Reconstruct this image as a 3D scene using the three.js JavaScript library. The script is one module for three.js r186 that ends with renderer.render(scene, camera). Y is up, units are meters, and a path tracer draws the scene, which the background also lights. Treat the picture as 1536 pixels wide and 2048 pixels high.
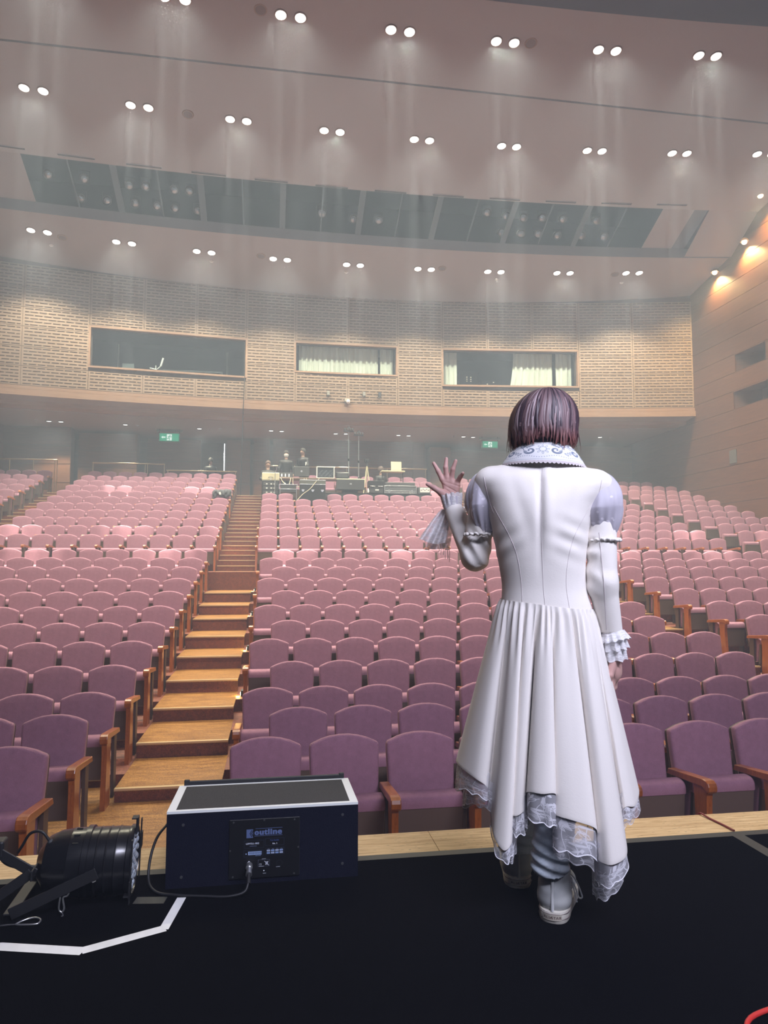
import * as THREE from 'three';
import { mergeGeometries, mergeVertices, toCreasedNormals } from 'three/addons/utils/BufferGeometryUtils.js';
import { RoundedBoxGeometry } from 'three/addons/geometries/RoundedBoxGeometry.js';
import { RectAreaLightUniformsLib } from 'three/addons/lights/RectAreaLightUniformsLib.js';
RectAreaLightUniformsLib.init();

// ---------------------------------------------------------------- camera, haze, large lights, exposure
const scene = new THREE.Scene();
const renderer = new THREE.WebGLRenderer({ antialias: true });
renderer.toneMapping = THREE.LinearToneMapping;
renderer.toneMappingExposure = 1.0;
renderer.shadowMap.enabled = true;
scene.background = new THREE.Color(0x000000);
scene.fog = new THREE.FogExp2(new THREE.Color().setRGB(0.66, 0.755, 0.95), 0.0098);      // stage haze, thick enough to show every beam
const camera = new THREE.PerspectiveCamera(72.37, 0.75, 0.05, 200);
{
  const yaw = 9.0 * Math.PI / 180, pitch = 4.33 * Math.PI / 180;
  camera.position.set(0, 1.05, 0);
  camera.lookAt(Math.sin(yaw) * Math.cos(pitch), 1.05 + Math.sin(pitch), -Math.cos(yaw) * Math.cos(pitch));
}
const DOWN = { wide: 73, core: 1900, colour: new THREE.Color().setRGB(1.0, 0.93, 0.70) };   // house downlights, candela
const WORK = { intensity: 80, colour: new THREE.Color().setRGB(0.79, 0.80, 1.0) };          // cool stage work lights behind the camera

// ---------------------------------------------------------------- helpers
let seedValue = 7;
const rnd = (a = 1, b) => { seedValue = (seedValue * 1664525 + 1013904223) >>> 0; const r = seedValue / 4294967296; return b === undefined ? r * a : a + r * (b - a); };
const taken = {};
const numbered = (n) => { const k = taken[n] = (taken[n] ?? -1) + 1; return k ? n + '_' + String(k).padStart(3, '0') : n; };
const V = (x, y, z) => new THREE.Vector3(x, y, z);
function shadowed(o) { o.castShadow = true; o.receiveShadow = true; return o; }
function mesh(name, geo, mat, parent) {
  const m = shadowed(new THREE.Mesh(Array.isArray(geo) ? join(geo) : geo, mat));
  m.name = parent && parent !== scene ? name : numbered(name);
  (parent ?? scene).add(m);
  return m;
}
function join(list) {
  list = list.map((g) => { const h = g.index ? g.toNonIndexed() : g; for (const k of Object.keys(h.attributes)) if (!['position', 'normal', 'uv'].includes(k)) h.deleteAttribute(k); return h; });
  return list.length === 1 ? list[0] : mergeGeometries(list);
}
function group(name, pos = [0, 0, 0], turn = 0, parent = scene) {
  const g = new THREE.Group(); g.name = parent === scene ? numbered(name) : name; g.position.set(...pos); g.rotation.y = turn; parent.add(g); return g;
}
function tag(o, label, category, groupName, kind) {
  o.userData.label = label; if (category) o.userData.category = category; if (groupName) o.userData.group = groupName; if (kind) o.userData.kind = kind; return o;
}
function struct(name, geo, mat, label) { const m = mesh(name, geo, mat); m.userData.kind = 'structure'; if (label) m.userData.label = label; return m; }
// uv in metres from the dominant axis of every face
function metre(g) {
  g = g.index ? g.toNonIndexed() : g;
  const p = g.attributes.position, uv = new Float32Array(p.count * 2), a = V(), b = V(), c = V();
  for (let i = 0; i < p.count; i += 3) {
    a.fromBufferAttribute(p, i); b.fromBufferAttribute(p, i + 1); c.fromBufferAttribute(p, i + 2);
    const n = b.clone().sub(a).cross(c.clone().sub(a)), ax = Math.abs(n.x), ay = Math.abs(n.y), az = Math.abs(n.z);
    [a, b, c].forEach((v, k) => { const q = ax >= ay && ax >= az ? [v.z, v.y] : ay >= az ? [v.x, v.z] : [v.x, v.y]; uv[(i + k) * 2] = q[0]; uv[(i + k) * 2 + 1] = q[1]; });
  }
  g.setAttribute('uv', new THREE.BufferAttribute(uv, 2));
  return g;
}
const box = (x0, x1, y0, y1, z0, z1) => metre(new THREE.BoxGeometry(Math.abs(x1 - x0), Math.abs(y1 - y0), Math.abs(z1 - z0)).translate((x0 + x1) / 2, (y0 + y1) / 2, (z0 + z1) / 2));
const rbox = (w, h, d, r = 0.01, s = 2) => new RoundedBoxGeometry(w, h, d, s, Math.min(r, w / 2.01, h / 2.01, d / 2.01));
const cyl = (r0, r1, h, n = 20, open = false) => new THREE.CylinderGeometry(r0, r1, h, n, 1, open);
function tubeGeo(pts, r = 0.005, seg = 40, rad = 8) { return new THREE.TubeGeometry(new THREE.CatmullRomCurve3(pts.map((p) => Array.isArray(p) ? V(...p) : p)), seg, r, rad); }
function rod(a, b, r = 0.01, n = 10) {
  a = V(...a); b = V(...b); const d = b.clone().sub(a), g = cyl(r, r, d.length(), n);
  g.applyQuaternion(new THREE.Quaternion().setFromUnitVectors(V(0, 1, 0), d.clone().normalize()));
  return g.translate((a.x + b.x) / 2, (a.y + b.y) / 2, (a.z + b.z) / 2);
}
// a solid from a polygon in (a, b) pushed along c; axes picked by a mapping function
function prism(poly, t0, t1, map) {
  const s = new THREE.Shape(poly.map((p) => new THREE.Vector2(...p)));
  const g = new THREE.ExtrudeGeometry(s, { depth: t1 - t0, bevelEnabled: false }), p = g.attributes.position;
  for (let i = 0; i < p.count; i++) { const q = map(p.getX(i), p.getY(i), p.getZ(i) + t0); p.setXYZ(i, ...q); }
  g.computeVertexNormals();
  return metre(g);
}
const crease = (g, a = 0.6) => { g = g.clone(); const uv = g.attributes.uv; if (!uv) return toCreasedNormals(mergeVertices(g), a); return toCreasedNormals(g, a); };
// quad strips through rows of points: grid[i][j]; both sides are drawn
function surface(grid, closeJ = false) {
  const n = grid.length, m = grid[0].length, pos = [], uv = [], idx = [];
  for (let i = 0; i < n; i++) for (let j = 0; j < m; j++) { pos.push(...grid[i][j]); uv.push(j / (m - 1), i / (n - 1)); }
  const mm = closeJ ? m : m - 1;
  for (let i = 0; i < n - 1; i++) for (let j = 0; j < mm; j++) { const a = i * m + j, b = i * m + (j + 1) % m, c = a + m, d = b + m; idx.push(a, c, b, b, c, d); }
  const g = new THREE.BufferGeometry(); g.setAttribute('position', new THREE.Float32BufferAttribute(pos, 3)); g.setAttribute('uv', new THREE.Float32BufferAttribute(uv, 2)); g.setIndex(idx); g.computeVertexNormals();
  return g;
}
// value noise
const hash = (x, y, s) => { let h = Math.imul(x | 0, 374761393) ^ Math.imul(y | 0, 668265263) ^ Math.imul(s | 0, 1274126177); h = Math.imul(h ^ (h >>> 13), 1274126177); return ((h ^ (h >>> 16)) >>> 0) / 4294967296; };
function vnoise(x, y, px, py, s) {
  const xi = Math.floor(x), yi = Math.floor(y), fx = x - xi, fy = y - yi, u = fx * fx * (3 - 2 * fx), v = fy * fy * (3 - 2 * fy), w = (a, b) => hash(((a % px) + px) % px, ((b % py) + py) % py, s);
  return (w(xi, yi) * (1 - u) + w(xi + 1, yi) * u) * (1 - v) + (w(xi, yi + 1) * (1 - u) + w(xi + 1, yi + 1) * u) * v;
}
function fbm(u, v, fx, fy, oct, s) { let a = 0, k = 0.5, t = 0; for (let o = 0; o < oct; o++, fx *= 2, fy *= 2, k /= 2) { a += k * vnoise(u * fx, v * fy, fx, fy, s + o); t += k; } return a / t; }
function tex(w, h, fn, srgb, rx = 1, ry = 1) {
  const d = new Uint8Array(w * h * 4);
  for (let y = 0; y < h; y++) for (let x = 0; x < w; x++) { const c = fn(x / w, y / h), i = (y * w + x) * 4; for (let k = 0; k < 3; k++) d[i + k] = Math.max(0, Math.min(255, (Array.isArray(c) ? c[k] : c) * 255)); d[i + 3] = 255; }
  const t = new THREE.DataTexture(d, w, h); t.wrapS = t.wrapT = THREE.RepeatWrapping; t.magFilter = THREE.LinearFilter; t.minFilter = THREE.LinearMipmapLinearFilter; t.repeat.set(rx, ry);
  if (srgb) t.colorSpace = THREE.SRGBColorSpace; t.needsUpdate = true; return t;
}
const mixc = (a, b, t) => a.map((x, i) => x + (b[i] - x) * t);
const S = (o) => new THREE.MeshStandardMaterial({ roughness: 0.7, metalness: 0, ...o });
const P = (o) => new THREE.MeshPhysicalMaterial({ roughness: 0.7, metalness: 0, ...o });
const lin = (r, g, b) => new THREE.Color().setRGB(r, g, b);
const ORD = ['first', 'second', 'third', 'fourth', 'fifth', 'sixth', 'seventh', 'eighth', 'ninth', 'tenth', 'eleventh', 'twelfth', 'thirteenth', 'fourteenth', 'fifteenth', 'sixteenth', 'seventeenth', 'eighteenth', 'nineteenth', 'twentieth'];

// ---------------------------------------------------------------- materials
const M = {};
{
  const grain = (u, v, s, fx, fy) => { const w = fbm(u, v, 3, 3, 2, s + 9) * 0.35; return 0.6 * fbm(u + w * 0.04, v + w * 0.02, fx, fy, 4, s) + 0.4 * fbm(u, v, fx * 2, fy * 8, 2, s + 4); };
  const wallTex = tex(512, 512, (u, v) => mixc([0.57, 0.48, 0.415], [0.70, 0.60, 0.52], grain(u, v, 11, 4, 48)), true, 0.5, 0.5);
  M.wallWood = S({ map: wallTex, roughness: 0.55, color: lin(0.76, 0.75, 0.72) });
  M.sideWood = S({ map: tex(512, 512, (u, v) => mixc([0.32, 0.195, 0.125], [0.46, 0.295, 0.195], grain(u, v, 21, 4, 40)), true, 0.5, 0.5), roughness: 0.5 });
  M.slotDark = S({ color: lin(0.13, 0.085, 0.06), roughness: 0.9 });
  M.trimWood = S({ map: wallTex, roughness: 0.5, color: lin(0.82, 0.70, 0.63) });
  M.ceiling = S({ color: lin(0.345, 0.338, 0.36), roughness: 0.9, bumpMap: tex(256, 256, (u, v) => fbm(u, v, 32, 32, 3, 5), false, 1, 1), bumpScale: 0.002 });
  M.bridge = S({ color: lin(0.03, 0.034, 0.038), roughness: 0.85 });
  M.bridgeBar = S({ color: lin(0.085, 0.125, 0.155), roughness: 0.6, metalness: 0.3 });
  M.lip = S({ color: lin(0.16, 0.19, 0.225), roughness: 0.8 });
  M.soffit = S({ color: lin(0.28, 0.235, 0.22), roughness: 0.85 });
  M.arm = P({ map: tex(256, 512, (u, v) => mixc([0.46, 0.22, 0.08], [0.70, 0.40, 0.17], grain(u, v, 31, 24, 4)), true, 4, 2), roughness: 0.32, clearcoat: 0.4, clearcoatRoughness: 0.25 });
  M.fabric = P({ color: lin(0.375, 0.178, 0.248), roughness: 0.95, sheen: 0.6, sheenColor: lin(0.46, 0.32, 0.25), sheenRoughness: 0.5, bumpMap: tex(256, 256, (u, v) => 0.5 * hash(Math.floor(u * 256), Math.floor(v * 256), 3) + 0.5 * fbm(u, v, 64, 64, 2, 6), false, 3, 3), bumpScale: 0.0012,
    map: tex(256, 256, (u, v) => { const n = 0.82 + 0.18 * (0.5 * hash(Math.floor(u * 256), Math.floor(v * 256), 8) + 0.5 * fbm(u, v, 16, 16, 3, 2)); return [n, n, n]; }, true, 2, 2) });
  M.board = S({ color: lin(0.115, 0.075, 0.058), roughness: 0.55 });
  M.shell = S({ color: lin(0.07, 0.04, 0.03), roughness: 0.5 });
  M.tread = S({ map: tex(512, 512, (u, v) => mixc([0.34, 0.20, 0.085], [0.80, 0.60, 0.33], Math.pow(0.5 * fbm(u, v, 10, 40, 4, 41) + 0.5 * hash(Math.floor(u * 170), Math.floor(v * 340), 4), 1.2)), true, 0.8, 0.8), roughness: 0.35 });
  M.riser = S({ map: tex(512, 512, (u, v) => mixc([0.26, 0.10, 0.05], [0.54, 0.27, 0.16], 0.45 * fbm(u, v, 40, 40, 3, 51) + 0.55 * hash(Math.floor(u * 200), Math.floor(v * 200), 6)), true, 0.8, 0.8), roughness: 0.6 });
  M.nosing = S({ color: lin(0.62, 0.45, 0.26), roughness: 0.3, metalness: 0.35 });
  M.floorDark = S({ color: lin(0.10, 0.055, 0.035), roughness: 0.6 });
  M.stageWood = S({ map: tex(512, 512, (u, v) => { const g = 0.55 * fbm(u, v, 4, 70, 4, 61) + 0.45 * fbm(u, v, 24, 160, 2, 62), fleck = hash(Math.floor(u * 120), Math.floor(v * 300), 67) > 0.985 ? 0.72 : 1; return mixc([0.62, 0.46, 0.27], [0.97, 0.86, 0.66], g).map((x) => x * fleck); }, true, 0.9, 1.6), roughness: 0.5 });
  M.mat = P({ color: lin(0.0027, 0.0026, 0.0034), roughness: 0.95, specularIntensity: 0.03, bumpMap: tex(256, 256, (u, v) => hash(Math.floor(u * 256), Math.floor(v * 256), 13), false, 6, 6), bumpScale: 0.0006 });
  M.greyTape = S({ color: lin(0.022, 0.024, 0.024), roughness: 0.5 });
  M.whiteTape = S({ map: tex(256, 64, (u, v) => { const n = 0.86 + 0.1 * fbm(u, v, 8, 4, 3, 71); return [n, n, n * 0.99]; }, true, 4, 4), roughness: 0.6 });
  M.black = S({ color: lin(0.012, 0.012, 0.014), roughness: 0.5 });
  M.blackGloss = P({ color: lin(0.008, 0.008, 0.010), roughness: 0.28, clearcoat: 0.3, clearcoatRoughness: 0.2 });
  M.darkGrey = S({ color: lin(0.05, 0.052, 0.055), roughness: 0.55 });
  M.metal = S({ color: lin(0.62, 0.63, 0.64), roughness: 0.3, metalness: 0.9 });
  M.brass = S({ color: lin(0.55, 0.42, 0.28), roughness: 0.35, metalness: 0.8 });
  M.white = S({ color: lin(0.8, 0.8, 0.78), roughness: 0.5 });
  M.cream = S({ color: lin(0.62, 0.58, 0.40), roughness: 0.6 });
  M.glass = P({ color: lin(0.93, 0.97, 0.98), roughness: 0.02, transmission: 1, thickness: 0, ior: 1.45 });
  M.curtain = S({ color: lin(0.72, 0.70, 0.62), roughness: 0.95 });
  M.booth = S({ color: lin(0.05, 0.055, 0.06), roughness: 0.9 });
  M.bulb = S({ color: 0xffffff, emissive: lin(1.0, 0.96, 0.88), emissiveIntensity: 6 });
  M.bulbSmall = S({ color: 0xffffff, emissive: lin(1.0, 0.95, 0.86), emissiveIntensity: 3 });
  M.bulbWarm = S({ color: 0xffffff, emissive: lin(1.0, 0.78, 0.42), emissiveIntensity: 7 });
  M.trimRing = S({ color: lin(0.30, 0.24, 0.21), roughness: 0.5 });
}

// ---------------------------------------------------------------- the hall: measured plan, axis of symmetry at x = AX
const AX = 2.63;
const ROWZ = [0], TOPY = [0, -0.045, -0.045, -0.045, 0.06, 0.20, 0.34, 0.49, 0.66, 0.84, 1.03, 1.20, 1.38];
for (let k = 0; k < 12; k++) ROWZ.push(-4.67 - 0.93 * k);
for (let k = 0; k < 11; k++) { ROWZ.push(-16.9 - 0.87 * k); TOPY.push(1.76 + 0.257 * k); }
const SEAT_H = 0.855, FLOOR = TOPY.map((t) => t - SEAT_H);
const wallZ = (x) => -25.05 + (x - AX) ** 2 / 112;
const ceilA = (z) => 11.32 + 0.2 * (z + 22.9);
const ceilB = (z) => 12.75 + 0.14 * (z + 18);
const WL = -10.15, WR = 15.45;

// stage
struct('floor', box(-9, 14, -0.06, 0, -2.6, 9), M.mat, 'matt black stage floor covering');
{ // edge of the stage: long oak boards past the black mat
  const g = group('trim_1'); g.userData.kind = 'structure'; g.userData.label = 'bare oak boards along the edge of the stage';
  const seams = [-9, -6.2, -3.1, -1.2, 0.62, 3.3, 5.6, 8.4, 11.2, 14];
  for (let i = 0; i < seams.length - 1; i++) for (const [z0, z1] of [[-2.6, -2.7], [-2.7, -2.8]]) mesh('plank', box(seams[i] + 0.001, seams[i + 1] - 0.001, -0.05, -0.002, z0 - 0.0008, z1 + 0.0008), M.stageWood, g);
}
struct('wall_stage_front', box(-9, 14, -1.0, -0.05, -2.6, -2.78), M.shell);
struct('wall_stage_left', box(-9.2, -9, -1, 9, -2.6, 9), M.black);
struct('wall_stage_right', box(14, 14.2, -1, 9, -2.6, 9), M.black);
struct('wall_stage_back', box(-9.2, 14.2, -1, 9, 9, 9.2), M.black);
struct('ceiling_stage', box(-9.2, 14.2, 9, 9.2, -2.6, 9.2), M.black);
struct('wall_proscenium', [box(WL, 15.45, 9, 15, -2.6, -2.9), box(WL, -9, -1, 9, -2.6, -2.9), box(14, WR, -1, 9, -2.6, -2.9)], M.sideWood);

// hall floor and seating tiers
struct('floor', box(WL, WR, -1.0, FLOOR[1], -2.78, ROWZ[3] - 0.1), M.tread, 'flat parquet floor under the front rows');
for (let k = 4; k <= 23; k++) {
  const z0 = k === 13 ? ROWZ[12] - 0.1 : ROWZ[k - 1] - 0.1, z1 = k === 23 ? -31 : ROWZ[k] - 0.1;
  const g = group('floor'); g.userData.kind = 'structure'; g.userData.label = 'stepped seating tier of the ' + ['', ...ORD, 'twenty-first', 'twenty-second', 'twenty-third'][k] + ' row';
  mesh('tier', box(WL, WR, FLOOR[k - 1] - 0.5, FLOOR[k], z0, z1), M.riser, g);
}
// aisle steps: one box per step with its own riser, tread and nosing
function aisle(x0, x1, which) {
  const one = (y0, y1, z0, z1, split) => {
    const g = group('floor'); g.userData.kind = 'structure'; g.userData.label = 'wooden step of the ' + which;
    mesh('riser', box(x0 + 0.002, x1 - 0.002, y0, y1 - 0.02, z0 - 0.001, z0 - 0.06), M.riser, g);
    mesh('tread', box(x0, x1, y1 - 0.022, y1 + 0.002, z0, z1), M.tread, g);
    mesh('nosing', box(x0, x1, y1 - 0.012, y1 + 0.006, z0 + 0.012, z0 - 0.03), M.nosing, g);
  };
  for (let k = 4; k <= 12; k++) one(FLOOR[k - 1], FLOOR[k], ROWZ[k - 1] + 0.33, (k === 12 ? ROWZ[12] - 0.6 : ROWZ[k] + 0.33));
  one(FLOOR[12], (FLOOR[12] + FLOOR[13]) / 2, ROWZ[12] - 0.5, ROWZ[12] - 0.85);
  one((FLOOR[12] + FLOOR[13]) / 2, FLOOR[13], ROWZ[12] - 0.8, ROWZ[13] + 0.33);
  for (let k = 14; k <= 23; k++) { const m = (FLOOR[k - 1] + FLOOR[k]) / 2; one(FLOOR[k - 1], m, ROWZ[k - 1] + 0.33, ROWZ[k - 1] - 0.105); one(m, FLOOR[k], ROWZ[k - 1] - 0.105, ROWZ[k] + 0.33); }
}
aisle(-1.27, -0.41, 'left-hand aisle between the seat blocks');
aisle(5.82, 6.76, 'aisle hidden mostly behind the standing person');
aisle(-7.5, -6.52, 'far left aisle');
aisle(11.86, 12.78, 'far right aisle');

// side walls of long horizontal boards, .63 m each; lighting bays are let into the right wall
function sideWall(name, x, inward, bays) {
  const g = group(name); g.userData.kind = 'structure'; g.userData.label = inward < 0 ? 'right side wall of long horizontal wood boards' : 'left side wall of long horizontal wood boards';
  const edges = []; for (let k = -8; k <= 18; k++) edges.push(3.80 + 0.63 * k);
  for (let i = 0; i < edges.length - 1; i++) {
    const y0 = edges[i], y1 = edges[i + 1], bay = bays.find((n) => Math.abs(n[0] - y0) < 0.2), runs = bay ? [[-31.5, bay[1]], [bay[2], -2.7]] : [[-31.5, -2.7]];
    for (const [a, b] of runs) { mesh('backing', box(x, x - inward * 0.12, y0, y1, a, b), M.slotDark, g); mesh('board', box(x - inward * 0.01, x + inward * 0.045, y0 + 0.008, y1 - 0.008, a, b), M.sideWood, g); }
    if (bay) { const [, a, b] = bay, o = -inward; // sloped cheek, lit back, dark roof and inner shelf
      mesh('bay_back', box(x + o * 0.62, x + o * 0.66, y0, y1, a, b), M.sideWood, g); mesh('bay_roof', box(x - o * 0.045, x + o * 0.66, y1 - 0.03, y1 + 0.0, a, b), M.sideWood, g); mesh('bay_floor', box(x - o * 0.045, x + o * 0.66, y0, y0 + 0.02, a, b), M.sideWood, g);
      mesh('bay_cheek', prism([[x, a], [x + o * 0.62, a], [x + o * 0.62, a + 0.55], [x + o * 0.3, a + 0.28]], y0, y1 - 0.03, (p, q, c) => [p, c, q]), M.sideWood, g); mesh('bay_cheek', box(x - o * 0.045, x + o * 0.66, y0, y1, b, b + 0.05), M.sideWood, g); }
  }
  return g;
}
sideWall('wall_right', WR + 0.04, -1, [[6.32, -21.35, -19.72], [7.58, -21.2, -19.75]]);
sideWall('wall_left', WL - 0.04, 1, []);
{ const t = mesh('wall_speaker_grille', rbox(0.03, 0.46, 0.36, 0.01), S({ color: lin(0.11, 0.10, 0.09), roughness: 0.8 })); t.position.set(WR - 0.02, 4.73, -21.47); tag(t, 'small dark rectangular speaker grille on the right wooden wall', 'speaker'); }

// upper rear wall: slotted acoustic panels on a shallow arc
const wallBack = group('wall_back'); wallBack.userData.kind = 'structure'; wallBack.userData.label = 'curved upper rear wall of slotted wooden panels';
{
  const arc = (y0, y1, dz0, dz1, xa = WL, xb = WR, n = 48) => {
    const grid = [[y0, dz0], [y1, dz0], [y1, dz1], [y0, dz1], [y0, dz0]].map(([y, dz]) => Array.from({ length: n + 1 }, (_, i) => { const x = xa + (xb - xa) * i / n; return [x, y, wallZ(x) + dz]; }));
    return metre(surface(grid).toNonIndexed());
  };
  const flat = (g) => { g.computeVertexNormals(); return g; };
  // backing in pieces that leave the three control-room openings free
  const WIN = [[-6.16, -1.05, 7.74, 9.06], [0.74, 4.42, 8.05, 9.08], [6.19, 11.23, 7.74, 9.06]];
  const cuts = [[WL, WIN[0][0]], [WIN[0][1], WIN[1][0]], [WIN[1][1], WIN[2][0]], [WIN[2][1], WR]];
  for (const [a, b] of cuts) mesh('backing', flat(arc(6.6, 11.2, -0.3, -0.035, a, b, 14)), M.slotDark, wallBack);
  for (const [a, b, y0, y1] of WIN) { mesh('backing', flat(arc(6.6, y0, -0.3, -0.035, a, b, 14)), M.slotDark, wallBack); mesh('backing', flat(arc(y1, 11.2, -0.3, -0.035, a, b, 14)), M.slotDark, wallBack); }
  const cache = {};
  function panelGeo(w, h, rows, off) {
    const key = [w.toFixed(2), h.toFixed(2), off].join();
    if (cache[key]) return cache[key];
    const t = 0.03, list = [], m = 0.055, pitch = h / rows, sl = 0.036;
    const b = (x0, x1, y0, y1) => list.push(box(x0, x1, y0, y1, -t, 0));
    b(0, m, 0, h); b(w - m, w, 0, h);
    for (let r = 0; r <= rows; r++) { const y0 = r === 0 ? 0 : (r - 0.5) * pitch + sl / 2, y1 = r === rows ? h : (r + 0.5) * pitch - sl / 2; b(m, w - m, y0, y1); }
    for (let r = 0; r < rows; r++) {
      const yc = (r + 0.5) * pitch, n = Math.max(3, Math.round((w - 2 * m) / 0.262)), d = (w - 2 * m) / n, o = (r + off) % 2 ? 0.5 : 0;
      for (let i = 0; i <= n; i++) { const xc = m + (i + o) * d; if (xc > w - m - 0.02) continue; if (xc - 0.02 < m) continue; b(xc - 0.022, xc + 0.022, yc - sl / 2, yc + sl / 2); }
    }
    return cache[key] = join(list);
  }
  const xs = [WL, -8.2, -6.2, -4.48, -2.75, -1.03, 0.72, 2.63, 4.47, 6.16, 7.86, 9.56, 11.29, 13.28, WR], ys = [6.9, 7.55, 8.2, 8.87, 9.52, 10.18, 10.95];
  const win = [[-6.2, -1.03, 7.66, 9.13], [0.72, 4.47, 7.98, 9.15], [6.16, 11.29, 7.66, 9.13]];
  for (let i = 0; i < xs.length - 1; i++) for (let j = 0; j < ys.length - 1; j++) {
    const x0 = xs[i], x1 = xs[i + 1], xm = (x0 + x1) / 2;
    let segs = [[ys[j], ys[j + 1]]];
    for (const [a, b, y0, y1] of win) if (xm > a && xm < b) segs = segs.flatMap(([p, q]) => { const out = []; if (p < y0) out.push([p, Math.min(q, y0)]); if (q > y1) out.push([Math.max(p, y1), q]); return out; });
    for (const [p, q] of segs) {
      const h = q - p - 0.014; if (h < 0.1) continue;
      const z0 = wallZ(x0), z1 = wallZ(x1), w = Math.hypot(x1 - x0, z1 - z0) - 0.014;
      const o = mesh('slotted_panel', panelGeo(w, h, Math.max(1, Math.round(h / 0.106)), j % 2), M.wallWood, wallBack);
      o.position.set(x0 + 0.007, p + 0.007, z0); o.rotation.y = -Math.atan2(z1 - z0, x1 - x0);
    }
  }
  // mouldings below the panels
  mesh('moulding', flat(arc(6.78, 6.885, -0.2, 0.03)), M.trimWood, wallBack);
  mesh('moulding', flat(arc(6.56, 6.765, -0.2, 0.07)), M.trimWood, wallBack);
  // windows: frame, sash, pane, and the rooms behind
  WIN.forEach(([x0, x1, y0, y1], i) => {
    const g = group('window_' + (i + 1)); g.userData.kind = 'structure'; g.userData.label = ['long control-room window on the left of the rear wall', 'short middle control-room window with curtains', 'control-room window above the standing person'][i];
    const z0 = wallZ(x0), z1 = wallZ(x1), w = Math.hypot(x1 - x0, z1 - z0), h = y1 - y0;
    g.position.set(x0, y0, z0); g.rotation.y = -Math.atan2(z1 - z0, x1 - x0);
    mesh('frame', [box(-0.05, w + 0.05, -0.06, 0, -0.30, 0.02), box(-0.05, w + 0.05, h, h + 0.06, -0.30, 0.02), box(-0.05, 0, 0, h, -0.30, 0.02), box(w, w + 0.05, 0, h, -0.30, 0.02)], M.trimWood, g);
    mesh('sash', [box(0, w, 0, 0.035, -0.22, -0.19), box(0, w, h - 0.035, h, -0.22, -0.19), box(0, 0.035, 0, h, -0.22, -0.19), box(w - 0.035, w, 0, h, -0.22, -0.19)], M.darkGrey, g);
    mesh('pane', box(0.03, w - 0.03, 0.03, h - 0.03, -0.206, -0.204), M.glass, g);
    const room = group('wall_booth'); room.userData.kind = 'structure'; room.userData.label = 'dark control room behind the ' + ['left', 'middle', 'right'][i] + ' window';
    room.position.copy(g.position); room.rotation.copy(g.rotation);
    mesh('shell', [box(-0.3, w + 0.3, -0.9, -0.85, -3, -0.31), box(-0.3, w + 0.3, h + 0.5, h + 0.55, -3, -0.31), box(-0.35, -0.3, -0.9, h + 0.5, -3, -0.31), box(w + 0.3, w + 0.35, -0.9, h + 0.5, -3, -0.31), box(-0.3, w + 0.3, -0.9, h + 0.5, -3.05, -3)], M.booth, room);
  });
  // curtains hang in folds behind the middle and right windows
  const hang = (x0, x1, i, label, dz = -0.42, sweep = 0) => {
    const [a, b, y0, y1] = WIN[i], za = wallZ(a), zb = wallZ(b), n = Math.round((x1 - x0) * 46), rows = 10, grid = [], ph = rnd(6);
    for (let r = 0; r <= rows; r++) grid.push(Array.from({ length: n + 1 }, (_, k) => { const t = r / rows; let x = x0 + (x1 - x0) * k / n; const f = Math.sin(x * 34 + ph + Math.sin(x * 5) * 1.6) * 0.045 + Math.sin(x * 71 + ph) * 0.014; x += sweep * t * t * (x - x1) * 0.3; return [x, y1 + 0.1 - t * (y1 - y0 + 0.12), za + (zb - za) * (x - a) / (b - a) + dz + f * (0.6 + 0.4 * t)]; }));
    const o = mesh('curtain', surface(grid), M.curtainThin); tag(o, label, 'curtain', 'control room curtains');
    return o;
  };
  M.curtainThin = S({ color: lin(0.70, 0.69, 0.60), roughness: 0.95, side: THREE.DoubleSide });
  hang(0.86, 3.80, 1, 'wide pleated cream curtain across the middle control-room window');
  hang(3.88, 4.40, 1, 'narrow pleated cream curtain at right end of the middle window');
  hang(6.24, 6.80, 2, 'bunched cream curtain at left end of the right window');
  hang(8.95, 10.45, 2, 'pleated cream curtain pulled halfway in the right window', -0.42, 0.35);
  hang(10.55, 11.15, 2, 'pleated cream curtain in right corner of the right window');
}

// under-balcony ceiling and rear wall
{
  const g = group('ceiling'); g.userData.kind = 'structure'; g.userData.label = 'low ceiling under the rear wall overhang with downlights';
  const n = 40, strip = (f) => Array.from({ length: n + 1 }, (_, i) => { const x = WL + (WR - WL) * i / n; return f(x); });
  const flat = (gr) => { const q = surface(gr).toNonIndexed(); q.computeVertexNormals(); return metre(q); };
  mesh('lip', flat([strip((x) => [x, 6.56, wallZ(x) + 0.06]), strip((x) => [x, 6.50, wallZ(x) - 0.5]), strip((x) => [x, 6.50, wallZ(x) - 0.52]), strip((x) => [x, 6.62, wallZ(x) - 0.2]), strip((x) => [x, 6.56, wallZ(x) + 0.06])]), M.soffit, g);
  mesh('band', flat([strip((x) => [x, 6.50, wallZ(x) - 0.52]), strip((x) => [x, 6.37, wallZ(x) - 0.56]), strip((x) => [x, 6.36, wallZ(x) - 1.2]), strip((x) => [x, 6.6, wallZ(x) - 1.2]), strip((x) => [x, 6.50, wallZ(x) - 0.52])]), M.trimWood, g);
  mesh('soffit', flat([strip((x) => [x, 6.34, wallZ(x) - 1.18]), strip((x) => [x, 6.34, -31]), strip((x) => [x, 6.5, -31]), strip((x) => [x, 6.5, wallZ(x) - 1.18]), strip((x) => [x, 6.34, wallZ(x) - 1.18])]), M.soffit, g);
}
struct('wall_rear_closing', box(WL - 0.2, WR + 0.2, 2, 12, -31.2, -31), M.sideWood);
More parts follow.
